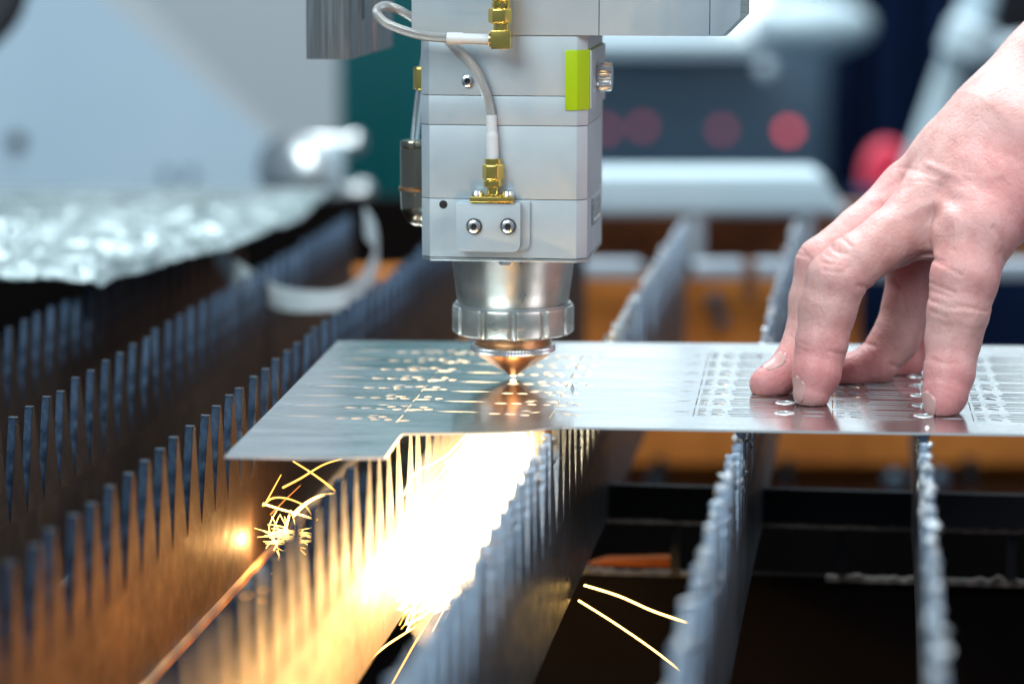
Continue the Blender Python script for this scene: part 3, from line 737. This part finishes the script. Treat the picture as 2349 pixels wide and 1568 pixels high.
spark('spark dropping below the glowing spot', [(636, 1262), (640, 1282), (622, 1318)], None, .0004, .0001, m_sp_line)
spark('upper of two short pale sparks over the dark gap at lower left', [(553, 1370), (590, 1357), (637, 1341)], -.04, .0003, .0001, m_sp)
spark('lower, fatter of two short pale sparks over the dark gap', [(576, 1392), (590, 1381), (608, 1374)], -.04, .0001, .0004, m_sp)
spark('bright straight spark low between two slats', [(845, 1513), (885, 1480), (952, 1437)], None, .0004, .0002, m_sp_line)
spark('thin long spark running down in front of the blue slat', [(900, 1568), (950, 1478), (1000, 1395), (1040, 1320)], None, .0003, .0003, m_sp)
spark('longer left hand spark of two curving past the sheet edge', [(1206, 985), (1216, 1010), (1222, 1040), (1231, 1066)], .008, .0005, .0003)
spark('shorter right hand spark of two curving past the sheet edge', [(1218, 982), (1228, 1005), (1236, 1030)], .009, .0004, .0002)
# tangle at the glowing spot
rs = random.Random(3); parts = []
for i in range(26):
    cx_, cy_ = rs.gauss(655, 16), rs.gauss(1232, 17); w = rs.uniform(18, 62); sl = rs.uniform(-.25, .35); b = rs.choice((-1, 1))*rs.uniform(3, 13)
    pts = [(cx_-w*.7, cy_-w*.7*sl+rs.uniform(-3, 3)), (cx_-w*.2, cy_-b), (cx_+w*.5, cy_+w*.4*sl-b*.8), (cx_+w, cy_+w*sl+rs.uniform(-4, 4))]
    parts.append(streak([Q(x, y, .862+rs.uniform(-.004, .004)) for x, y in pts], .00008, rs.uniform(.0001, .00026), 5, 5))
for i in range(6):
    x0 = rs.uniform(618, 668); y0 = rs.uniform(1150, 1195); dx = rs.uniform(-22, 22)
    parts.append(streak([Q(x0, y0, .862), Q(x0+dx, y0+40, .862), Q(x0+dx*.3, y0+rs.uniform(60, 95), .862)], .00012, .0002, 5, 6))
o = add('spark_tangle', parts, m_sp_line, None, smooth=180); tag(o, 'tangle of glowing sparks hitting the slat at left', 'sparks', kind='stuff')
# main jet: dense stream from the kerf towards the camera between two slats
parts = []; parts2 = []
def jet_point(k, a, sp_):                     # k 0..1 along the stream
    v = -.002 - .095*k**1.1; z = -.003 - .043*(1-(1-min(k*1.25, 1))**2)
    u = -.001 - .014*k
    return u, v, z
for i in range(900):
    k0 = rs.uniform(0, .45); k1 = min(1, k0 + rs.uniform(.25, .62))
    if rs.random() < .25: k0 = 0
    au, az = rs.gauss(0, 1), rs.gauss(0, 1); pts = []
    for j in range(5):
        k = k0 + (k1-k0)*j/4; u, v, z = jet_point(k, 0, 0)
        w = (.0012 + .0085*min(1, k*1.6))*(1 if k < .7 else 1.5-.72*k)
        uu = max(-.0235, min(.0195, u + au*w*.8)); zz = z + az*w*.9
        pts.append(MW(uu, v, min(zz, -.0035)))
    (parts if k1 > .7 or rs.random() < .8 else parts2).append(streak(pts, rs.uniform(.00015, .0004), .0001, 4, 3))
for i in range(260):                          # steep fan right below the cut, filling the gap down to the slats' feet
    au = rs.uniform(-.021, .010); v1 = rs.uniform(-.055, .004); z1 = rs.uniform(-.062, -.03)
    p0 = MW(rs.uniform(-.001, .001), -.001, -.002); p2 = MW(au, v1, z1); p1 = (p0+p2)/2 + EU*rs.uniform(-.003, .003)
    parts.append(streak([p0, p1, p2], .0003, rs.uniform(.0002, .0007), 4, 4))
o = add('spark_jet', parts, m_sp_hot, None, smooth=180); tag(o, 'dense white hot jet of sparks below the nozzle', 'sparks', kind='stuff')
o = add('spark_spray', parts2, m_sp, None, smooth=180); tag(o, 'loose orange sparks round the white hot jet', 'sparks', kind='stuff')
fan = []
for i in range(34):
    x1 = rs.uniform(915, 1045); y1 = 1440 - (x1-915)*.5 + rs.uniform(-25, 15)
    x0 = rs.uniform(1010, 1100); y0 = 1322 + rs.uniform(-8, 5); u = rs.uniform(-.012, .0)
    fan.append(streak([Q(x0, y0, .862), Q((x0+x1)/2-14, (y0+y1)/2-10, .862), Q(x1, y1, .862)], .0001, rs.uniform(.00012, .00026), 5, 6))
o = add('spark_fan', fan, m_sp, None, smooth=180); tag(o, 'small fan of sparks curving out below the jet', 'sparks', kind='stuff')
hot = (1.0, .54, .18)
for (u, v, z, e) in ((-.004, -.006, -.024, .10), (-.012, -.035, -.036, .12), (-.014, -.062, -.042, .12), (-.014, -.085, -.043, .17), (-.0155, -.105, -.046, .06), (.011, -.09, -.058, .20), (.011, -.13, -.058, .25), (.011, -.17, -.058, .22), (.005, -.26, -.058, .12)):  # lamps added for spark glow, some hidden by a slat, one out of view
    lamp('spark_fill', MW(u, v, z), e, hot, .0016 if u < .01 else .0006)
v_, z_ = MU(640, 1238, -.074); lamp('spark_fill', MW(-.0785, v_, z_), .05, (1, .52, .18), .0003)
lamp('spark_fill', MW(-.041, -.03, -.056), .05, (1, .36, .07), .0005)  # three unseen lamps added behind a slat to warm its neighbour's face
lamp('spark_fill', MW(-.041, -.10, -.056), .055, (1, .36, .07), .0005)
lamp('spark_fill', MW(-.041, -.18, -.056), .055, (1, .36, .07), .0005)
# added to make the jet glow: thin smoke hanging in the channel where the jet runs
sv_ = thing('glow_haze', 'added thin warm smoke round the spark jet between two slats', 'haze', MW(0, -.07, 0), -YAW)
m_haze = bpy.data.materials.new('thin_haze'); m_haze.use_nodes = True; nt_ = m_haze.node_tree; nt_.nodes.remove(nt_.nodes['Principled BSDF'])
pv_ = nt_.nodes.new('ShaderNodeVolumePrincipled'); pv_.inputs['Color'].default_value = (.9, .85, .8, 1); pv_.inputs['Density'].default_value = 5.0; pv_.inputs['Anisotropy'].default_value = .3
nt_.links.new(pv_.outputs[0], nt_.nodes['Material Output'].inputs['Volume'])
o = add('haze', lathe([(.004, -.062), (.018, -.058), (.0225, -.045), (.0225, -.02), (.015, -.006), (.004, -.003)], 32), m_haze, sv_, smooth=180); o['kind'] = 'stuff'; o.scale = (1, 3.6, 1)
# cutting point
tip = ico(tuple(O + Vector((0, -.0005, .0014))), .00115, 3, 0, (1, 1, .8))
o = add('cutting_point', tip, emit('laser_flash', (1, .8, .45), 7), None, smooth=180); tag(o, 'tiny blinding flash between nozzle tip and sheet', 'laser flash')
lamp('spark_fill', O + Vector((0, -.002, .0030)), .02, (1, .65, .3), .0008)
# the warm light of the cut reaches the far bed wall
pass

# ================================================================== BLURRED WORKSHOP, right
t = thing('control_cabinet', 'blurred slate grey cabinet with red indicators behind the head', 'cabinet', (0, 3.6, 0))
a = Q(1250, 470, 3.6); b = Q(1900, 118, 3.6)
add('cabinet_body', box(a.x, b.x, 0, .3, a.z, b.z), m_slate, t, .006)
a2 = Q(1250, 118, 3.6); b2 = Q(1740, 84, 3.6); add('worktop', box(a2.x, b2.x, -.05, .3, a2.z, b2.z), m_white, t, .003)
for px, py in ((1390, 297), (1474, 290), (1656, 298), (1808, 300)):
    c = Q(px, py, 3.6); add('indicator', xf(lathe([(.007, 0), (.007, .006), (.005, .009)], 16), orient((c.x, 0, c.z), (0, -1, 0))), m_led2 if px > 1800 else m_led, t)
t = thing('lamp_panel', 'bright white window area at the top right of the head', 'window', (0, 4.6, 0))
for i_ in range(4):
    add('pane', box(.06+i_*.36, .38+i_*.36, 0.1, .12, .52, .69), m_win, t, 0)  # unseen glowing panes added for the white reflection in the sheet
a = Q(1650, 190, 4.6); b = Q(1800, -300, 4.6); add('pane', box(a.x, b.x, 0, .02, a.z, b.z), m_win, t, 0)
a = Q(1380, 105, 4.6); b = Q(1660, 60, 4.6); add('pane', box(a.x, b.x, 0.03, .05, a.z, b.z), m_win, t, 0)
t = thing('work_lamp', 'pale oval lamp hood, strongly blurred, near the bright window', 'lamp', Q(1860, 60, 3.0))
add('hood', ico((0, 0, 0), .055, 3, 0, (1.2, .8, .55)), m_white, t, smooth=180); add('arm', tube([(-.02, 0, .01), (-.1, .05, .14), (-.12, .1, .4)], .012), m_bar, t)
t = thing('small_dish', 'small pale blurred disc hanging before the slate cabinet', 'disc', Q(1755, 158, 2.3))
add('disc', xf(lathe([(.006, 0), (.007, .002), (.004, .004)], 24), orient((0, 0, 0), (0, -1, 0))), m_white, t)
t = thing('navy_backdrop', 'dark navy curtain hanging behind the hand', 'backdrop', (0, 3.9, 0))  # folded cloth stands in for a dark mass of unclear nature
a = Q(1830, 520, 3.9); b = Q(2800, -700, 3.9); nn = 90; vs, fs = [], []
for i in range(nn+1):
    x = a.x + (b.x-a.x)*i/nn; y = .03*math.sin(i*.55)+.015*math.sin(i*1.3+1)
    vs += [(x, y, a.z), (x, y, b.z), (x, y+.006, b.z), (x, y+.006, a.z)]
for i in range(nn):
    for k in range(4): fs.append((i*4+k, i*4+(k+1) % 4, i*4+4+(k+1) % 4, i*4+4+k))
add('cloth', (vs, fs), m_navy, t, smooth=60)
t = thing('bench_side', 'dark machine side behind the white rail and wrist', 'machine', (0, 1.75, 0))
a = Q(1950, 1000, 1.75); b = Q(2700, 445, 1.75); add('side', box(a.x, b.x, 0, .05, a.z, b.z), m_navy, t, 0)
t = thing('red_cover', 'blurred red dome cover with a dark slot', 'cover', Q(2045, 455, 2.2))
w = .020
arch = [(-w, -.02)] + [(w*math.cos(math.radians(180-i*12)), .012+.030*math.sin(math.radians(180-i*12))) for i in range(16)] + [(w, -.02), (.012, -.02), (.012, .004), (-.012, .004), (-.012, -.02)]
add('shell', prism_y(arch, 0, .04), m_red, t, .002)
t = thing('pale_hose', 'pale thick hose slanting down at top right with a clamp', 'hose', (0, 0, 0))
add('tube', tube(spline([Q(2100, 420, 2.0), Q(2165, 230, 2.0), Q(2225, 60, 2.0), Q(2290, -140, 2.0)], 6), .0125, 18), m_pipe, t, smooth=180)
c = Q(2225, 95, 1.98); add('clamp', xf(lathe([(.016, -.014), (.019, -.01), (.019, .01), (.016, .014)], 24), orient(c, (.35, 0, 1))), m_white, t)
add('clamp_arm', tube([c, Q(2300, 120, 1.98), Q(2420, 105, 1.98)], .011, 14), m_white, t, smooth=60)
t = thing('grey_console', 'grey console corner at the top right edge', 'console', (0, 2.4, 0))
a = Q(2290, 75, 2.4); b = Q(2600, -400, 2.4); add('case', box(a.x, b.x, 0, .1, a.z, b.z), m_comb, t, .004)

# ================================================================== HAND: one continuous surface grown from a distance field
def H(px, py, Y, r): 
    q = Q(px, py, Y); s = math.sqrt((px-CX)**2+FPX**2)/FPX
    return (np.array(q), r*(Y*_c + (CAMH-q.z)*_s)/FPX)
fingers = {
 'thumb': [H(2262, 455, .872, 92), H(2232, 540, .860, 86), H(2212, 640, .853, 77), H(2198, 715, .850, 70), H(2187, 775, .849, 63), H(2178, 853, .845, 57), H(2167, 908, .842, 50), H(2161, 931, .840, 37)],
 'index': [H(2130, 485, .878, 80), H(2050, 545, .873, 67), H(1960, 602, .868, 64), H(1920, 640, .866, 68), H(1898, 710, .865, 65), H(1884, 792, .862, 58), H(1873, 856, .859, 54), H(1862, 901, .857, 43)],
 'middle': [H(2085, 455, .900, 78), H(1980, 535, .893, 64), H(1886, 605, .888, 60), H(1868, 690, .887, 57), H(1852, 770, .884, 50), H(1815, 842, .879, 46), H(1773, 875, .876, 43), H(1757, 881, .875, 38)],
 'ring': [H(2110, 510, .915, 74), H(2098, 620, .908, 64), H(2084, 700, .905, 58), H(2055, 775, .902, 54), H(2005, 836, .899, 49), H(1950, 853, .897, 41), H(1915, 862, .896, 33)],
 'pinky': [H(2190, 540, .935, 62), H(2165, 640, .925, 50), H(2150, 720, .922, 44), H(2120, 790, .917, 40), H(2080, 832, .914, 37), H(2045, 845, .912, 30)],
}
palm = [[H(2320, 350, .885, 165), H(2235, 420, .882, 125), H(2150, 478, .880, 88)],
        [H(2320, 350, .895, 160), H(2190, 400, .895, 112), H(2105, 446, .899, 78)],
        [H(2330, 370, .905, 150), H(2210, 470, .905, 110), H(2120, 520, .913, 76)],
        [H(2340, 390, .912, 140), H(2260, 480, .918, 100), H(2190, 535, .932, 66)],
        [H(2330, 380, .882, 150), H(2290, 440, .874, 118), H(2245, 510, .864, 90)]]
arm = [H(2300, 365, .892, 160), H(2360, 306, .896, 166), H(2450, 215, .90, 178), H(2700, -30, .91, 215), H(2850, -180, .915, 230)]
def cone_sdf(Pt, a, ra, b, rb):
    ab = b-a; t = np.clip(((Pt-a)@ab)/(ab@ab), 0, 1)
    return np.linalg.norm(Pt - a - t[..., None]*ab, axis=-1) - (ra + (rb-ra)*t)
def smin(a, b, k):
    h = np.clip(.5+.5*(b-a)/k, 0, 1); return b+(a-b)*h - k*h*(1-h)
def chain(Pt, c, k):
    d = None
    for (a, ra), (b, rb) in zip(c[:-1], c[1:]):
        e = cone_sdf(Pt, a, ra, b, rb); d = e if d is None else smin(d, e, k)
    return d
VX = .00052
lo = np.array([P(1700, 960).x-.004, .828, -.002]); 
hi_x = Q(2640, 300, .9).x
dims = [int((hi_x-lo[0])/VX), int((.965-.828)/VX), int(.150/VX)]
ax = [lo[i] + np.arange(dims[i])*VX for i in range(3)]
G = np.stack(np.meshgrid(*ax, indexing='ij'), -1).astype(np.float32)
D = np.full(dims, .02, np.float32)
CR = [  # creases: (px, py, Y, finger direction px, amp mm, width mm, reach mm)
 (2192, 690, .851, (-12, 100), .50, .7, 9), (2194, 712, .851, (-12, 100), .45, .7, 9), (2190, 742, .850, (-12, 100), .4, .7, 9), (2178, 828, .848, (-12, 100), .35, .8, 8), (2300, 590, .86, (60, -60), .3, 1., 9),
 (1935, 600, .867, (-70, 45), .45, .7, 7), (1915, 620, .867, (-60, 70), .45, .7, 7), (1955, 588, .867, (-70, 45), .3, .7, 7), (1945, 668, .866, (-20, 60), .45, .9, 7), (1880, 806, .864, (-12, 100), .4, .8, 8), (1884, 793, .864, (-12, 100), .25, .6, 8),
 (1853, 775, .884, (-20, 60), .4, .8, 7), (1875, 612, .888, (-50, 60), .4, .8, 7), (2055, 770, .902, (-30, 60), .4, .8, 7), (2000, 838, .899, (-60, 20), .3, .8, 7)]
def Z(*pts): return [(1651.7+x*.468, 275.3+y*.468) for x, y in pts]
LINES = [(Z((1040, 800), (1080, 810), (1130, 830)), .5, 4, .85), (Z((1020, 870), (1100, 885), (1170, 880), (1280, 915)), .45, 4, .855), (Z((1030, 930), (1090, 945)), .35, 4, .85),
 (Z((1020, 1150), (1080, 1162), (1150, 1158)), .3, 4, .85), (Z((1300, 500), (1345, 570), (1362, 660)), .8, 7, .865), (Z((1030, 690), (1100, 712), (1165, 745)), .3, 4, .85), (Z((1035, 835), (1110, 850)), .3, 3.5, .85), (Z((1060, 905), (1200, 905)), .2, 4, .85),
 (Z((1085, 595), (1040, 642), (960, 650), (870, 700)), .6, 6, .872), (Z((1070, 655), (1000, 658), (930, 692), (850, 745), (760, 790)), .45, 6, .868),
 (Z((555, 570), (600, 580), (637, 612)), .55, 4.5, .866), (Z((530, 605), (560, 640), (612, 645)), .5, 4.5, .866), (Z((490, 690), (545, 692)), .35, 4, .866), (Z((500, 720), (580, 732), (622, 700)), .35, 4, .866), (Z((515, 655), (560, 668)), .3, 4, .866),
 (Z((660, 790), (700, 805), (725, 835)), .6, 5, .868), (Z((520, 1106), (560, 1118), (602, 1132)), .5, 4.5, .865), (Z((365, 1098), (410, 1108)), .35, 4, .865), (Z((380, 1070), (405, 1078)), .25, 4, .865),
 (Z((855, 780), (880, 840), (888, 910)), .5, 5, .905), (Z((690, 1088), (745, 1094)), .4, 5, .9), (Z((820, 1180), (875, 1205)), .5, 5, .9),
 (Z((1250, 170), (1330, 330), (1450, 520)), .3, 6, .88), (Z((1150, 255), (1210, 290), (1280, 300)), .25, 5, .875), (Z((1290, 380), (1390, 440)), .25, 5, .87), (Z((880, 250), (950, 235), (1050, 262)), .25, 4, .885), (Z((900, 285), (980, 275), (1060, 300)), .2, 4, .885),
 (Z((780, 380), (860, 330), (900, 300)), .35, 7, .885), (Z((1140, 430), (1130, 520), (1090, 590)), .6, 9, .87),
 (Z((380, 620), (415, 640)), .3, 4, .89), (Z((375, 650), (430, 655)), .3, 4, .89),
 # raised tendons and veins (negative depth)
 (Z((1330, 210), (1180, 300), (1000, 390), (760, 480)), -.7, 16, .878), (Z((1100, 190), (950, 300), (800, 390)), -.5, 13, .89), (Z((1480, 180), (1300, 240), (1120, 250), (1010, 210)), -.45, 8, .88),
 (Z((1480, 420), (1380, 300), (1290, 170)), -.4, 9, .88), (Z((1200, 90), (1100, 180), (1040, 260)), -.35, 8, .885), (Z((1180, 620), (1230, 760)), -.4, 22, .85), (Z((560, 900), (520, 1020)), -.3, 22, .86)]
HOLL = [(1120, 385, 55, 2.0, .872), (1040, 460, 55, 1.0, .872), (760, 560, 60, -.6, .866), (1200, 1000, 50, -.5, .85), (1240, 200, 60, -1.0, .875)]
def lines(Pt):
    out_ = np.zeros(Pt.shape[:-1])
    for pts, am, w, Yc in LINES:
        q = [np.array(Q(x, y, Yc)) for x, y in pts]; wm = w/7600.0*1.0
        d2 = None
        for a_, b_ in zip(q[:-1], q[1:]):
            ab = (b_-a_)[[0, 2]]; r0_ = Pt[..., [0, 2]]-a_[[0, 2]]
            t_ = np.clip((r0_@ab)/(ab@ab), 0, 1); e_ = r0_-t_[..., None]*ab; e2 = (e_**2).sum(-1)
            e2 = e2 + (np.maximum(0, np.abs(t_-.5)-.5)**2)
            d2 = e2 if d2 is None else np.minimum(d2, e2)
        out_ += (.8 if am > 0 else 1)*am*.001*np.exp(-d2/wm**2)*np.exp(-((Pt[..., 1]-Yc+.004)/.016)**2)
    for x, y, R, am, Yc in HOLL:
        (x, y), = Z((x, y)); c_ = np.array(Q(x, y, Yc)); R_ = R*.468/7600
        out_ += am*.001*np.exp(-((Pt[..., 0]-c_[0])**2+(Pt[..., 2]-c_[2])**2)/R_**2)*np.exp(-((Pt[..., 1]-Yc+.004)/.018)**2)
    return out_
def field(Pt):
    pal = None
    for c in palm:
        e = chain(Pt, c, .006); pal = e if pal is None else smin(pal, e, .007)
    pal = smin(pal, chain(Pt, arm, .006), .010)
    res = pal
    for nm, c in fingers.items():
        f = chain(Pt, c, .0018)
        f = smin(f, pal, .0070 if nm in ('thumb', 'index') else .0055)
        res = np.minimum(res, f)
    # skin web between thumb and index, tendons and knuckles
    wa, wr = H(2150, 555, .872, 30); wb, wr2 = H(2215, 500, .868, 44)
    res = smin(res, cone_sdf(Pt, wa, wr, wb, wr2), .008)
    for (px, py, Y0, dr, am, w, R) in CR:
        c0 = np.array(Q(px, py, Y0)); dv = np.array([dr[0], 0, -dr[1]], float); dv /= np.linalg.norm(dv)
        q = Pt-c0; s = q@dv; perp2 = (q**2).sum(-1)
        wob = .0004*np.sin(q[..., 1]*900+q[..., 0]*500+px)
        res = res + .45*am*.001*np.exp(-((s+wob)/(w*.001))**2)*np.exp(-perp2/(R*.001)**2*.6)
    near = np.abs(res) < .0035
    if near.any(): res[near] += lines(Pt[near])
    return res
BS = 10
bl = [[(a, min(a+BS, n)) for a in range(0, n, BS)] for n in dims]
blocks = [(x, y, z) for x in bl[0] for y in bl[1] for z in bl[2]]
cen = np.array([[lo[k] + (b[k][0]+b[k][1]-1)/2*VX for k in range(3)] for b in blocks])
dc = field(cen)
for b, d0 in zip(blocks, dc):
    sl_ = (slice(*b[0]), slice(*b[1]), slice(*b[2]))
    if abs(d0) > BS*VX*.87 + .003: D[sl_] = .02 if d0 > 0 else -.02
    else: D[sl_] = field(G[sl_].astype(np.float64))
def surface_nets(D, lo, h):
    S = D < 0; nx, ny, nz = D.shape
    cnt = np.zeros((nx-1, ny-1, nz-1), np.int8)
    for dx in (0, 1):
        for dy in (0, 1):
            for dz in (0, 1): cnt += S[dx:nx-1+dx, dy:ny-1+dy, dz:nz-1+dz]
    act = (cnt > 0) & (cnt < 8)
    idx = -np.ones(act.shape, np.int64); ijk = np.argwhere(act); idx[act] = np.arange(len(ijk))
    acc = np.zeros((len(ijk), 3)); num = np.zeros(len(ijk))
    corners = [(a, b, c) for a in (0, 1) for b in (0, 1) for c in (0, 1)]
    for c1 in corners:
        for ax_ in range(3):
            if c1[ax_]: continue
            c2 = list(c1); c2[ax_] = 1
            d1 = D[ijk[:, 0]+c1[0], ijk[:, 1]+c1[1], ijk[:, 2]+c1[2]]; d2 = D[ijk[:, 0]+c2[0], ijk[:, 1]+c2[1], ijk[:, 2]+c2[2]]
            m_ = (d1 < 0) != (d2 < 0); t_ = d1[m_]/(d1[m_]-d2[m_])
            p = np.tile(np.array(c1, float), (m_.sum(), 1)); p[:, ax_] += t_
            acc[m_] += p; num[m_] += 1
    V = (ijk + acc/num[:, None])*h + lo
    F = []
    for ax_ in range(3):
        o1, o2 = [(1, 2), (2, 0), (0, 1)][ax_]
        sl = [slice(1, -1)]*3; sl[ax_] = slice(0, -1)
        A = S[tuple(sl)]; sl2 = list(sl); sl2[ax_] = slice(1, None); B = S[tuple(sl2)]
        sh = A.shape
        for flag in (True, False):
            e = np.argwhere((A != B) & (A == flag))
            e = e + np.array([0 if k == ax_ else 1 for k in range(3)])
            def cell(d1, d2):
                q = e.copy(); q[:, o1] -= d1; q[:, o2] -= d2
                ok = q[:, ax_] < idx.shape[ax_]
                return idx[q[:, 0], q[:, 1], np.minimum(q[:, 2], idx.shape[2]-1)] if True else None
            try:
                quad = np.stack([cell(1, 1), cell(0, 1), cell(0, 0), cell(1, 0)], 1)
            except IndexError:
                good = np.all([e[:, k] < idx.shape[k] for k in range(3)], 0); e = e[good]
                quad = np.stack([cell(1, 1), cell(0, 1), cell(0, 0), cell(1, 0)], 1)
            quad = quad[(quad >= 0).all(1)]
            F.append(quad if flag else quad[:, ::-1])
    return V, np.concatenate(F)
V, F = surface_nets(D, lo, VX)
V[:, 2] = np.maximum(V[:, 2], .00005)
hme = bpy.data.meshes.new('body')
hme.vertices.add(len(V)); hme.vertices.foreach_set('co', V.ravel())
hme.loops.add(F.size); hme.loops.foreach_set('vertex_index', F.ravel().astype(np.int32))
hme.polygons.add(len(F)); hme.polygons.foreach_set('loop_start', np.arange(len(F), dtype=np.int32)*4)
hme.update(calc_edges=True); hme.validate(); shade(hme, 180)
# redness attribute: blood under the skin of finger ends, joints and palm side
tips = [(fingers[k][-2][0], .013) for k in fingers] + [(fingers['index'][3][0], .007), (fingers['thumb'][2][0], .010), (fingers['middle'][2][0], .007), (np.array(Q(2100, 560, .89)), .018), (np.array(Q(2320, 480, .87)), .02)]
red = np.zeros(len(V))
for c0, R in tips: red = np.maximum(red, np.exp(-((V-c0)**2).sum(1)/R**2*.8))
at = hme.attributes.new('redness', 'FLOAT', 'POINT'); at.data.foreach_set('value', red.astype(np.float32))
m_skin = mat('skin', (.75, .45, .38), 0, .42, Subsurface_Weight=.22, Subsurface_Scale=.004, IOR=1.4)
bsdf(m_skin).inputs['Subsurface Radius'].default_value = (1.0, .35, .2)
an = N(m_skin, 'ShaderNodeAttribute'); an.attribute_name = 'redness'
mx = N(m_skin, 'ShaderNodeMix'); mx.data_type = 'RGBA'
L(m_skin, ramp(m_skin, noisy(m_skin, 110, 6), [(.3, (.68, .34, .30)), (.52, (.79, .46, .41)), (.8, (.84, .57, .52))]), mx.inputs[6])
mx.inputs[7].default_value = (.80, .24, .25, 1)
mr = N(m_skin, 'ShaderNodeMath'); mr.operation = 'MULTIPLY'; mr.inputs[1].default_value = .75; L(m_skin, an.outputs['Fac'], mr.inputs[0])
L(m_skin, mr.outputs[0], mx.inputs[0]); L(m_skin, mx.outputs[2], bsdf(m_skin).inputs['Base Color'])
vo = N(m_skin, 'ShaderNodeTexVoronoi'); vo.inputs['Scale'].default_value = 900; L(m_skin, coords(m_skin), vo.inputs['Vector'])
bump(m_skin, vo.outputs['Distance'], .3, .0002)
v2_ = N(m_skin, 'ShaderNodeTexVoronoi'); v2_.feature = 'DISTANCE_TO_EDGE'; v2_.inputs['Scale'].default_value = 420; L(m_skin, coords(m_skin, (1, 1, .6)), v2_.inputs['Vector'])
bump(m_skin, rng(m_skin, v2_.outputs['Distance'], 0, 1, 0, .12), .25, .00015)
bump(m_skin, noisy(m_skin, 260, 5, (1, 1, .55)), .5, .0007); bump(m_skin, noisy(m_skin, 90, 3), .25, .0015)
person = thing('person', 'bare hand and forearm with fingertips pressing down on the steel sheet', 'person', (0, 0, 0))
body = bpy.data.objects.new('body', hme); COL.objects.link(body); hme.materials.append(m_skin); body.parent = person
# fingernails
m_nail = mat('fingernail', (.80, .40, .37), 0, .3, Subsurface_Weight=.2, Subsurface_Scale=.002)
def nail(px, py, Y, dirpx, nrm, w, l, r):
    c = Q(px, py, Y)
    for it in range(24):                        # walk the nail bed to the skin surface along its normal
        d = field(np.array([[c.x, c.y, c.z]]))[0]; c = c - Vector(nrm).normalized()*d*.8
    d = Vector((dirpx[0], 0, -dirpx[1])).normalized(); n_ = Vector(nrm).normalized(); n_ = (n_ - d*n_.dot(d)).normalized(); s_ = d.cross(n_)
    vs, fs = [], []; nu, nv = 13, 11
    for i in range(nu):
        a = (i/(nu-1)-.5)*2
        for j in range(nv):
            b = (j/(nv-1)-.5)*2
            ww = w*.5*(max(0, 1-abs(b)**5*.92))**.5
            ang = a*ww/r
            vs.append(c + d*(b*l/2 - (abs(a)**2.5)*l*.06*(1 if b > 0 else -1)) + s_*math.sin(ang)*r + n_*(math.cos(ang)*r - r + .00005))
    for i in range(nu-1):
        for j in range(nv-1): fs.append((i*nv+j, (i+1)*nv+j, (i+1)*nv+j+1, i*nv+j+1))
    pv = np.array([list(v_) for v_ in vs])
    for it in range(5):                          # seat every point of the nail on the skin
        f0 = field(pv); g = np.stack([(field(pv+np.eye(3)[k_]*.0003)-f0)/.0003 for k_ in range(3)], -1)
        g /= np.linalg.norm(g, axis=1)[:, None]; pv = pv - g*(f0-.00002)[:, None]
    o = add('fingernail', ([tuple(v_) for v_ in pv], fs), m_nail, person, smooth=180)
    sd = o.modifiers.new('thickness', 'SOLIDIFY'); sd.thickness = .00016; sd.offset = -1
nail(1832, 897, .855, (-6, 60), (-.96, -.22, .12), .0082, .0095, .0066)
nail(2128, 930, .839, (-3, 60), (-.95, -.28, .15), .0086, .0088, .0070)
nail(1788, 844, .875, (-70, 45), (-.6, -.05, .8), .0078, .0090, .0058)
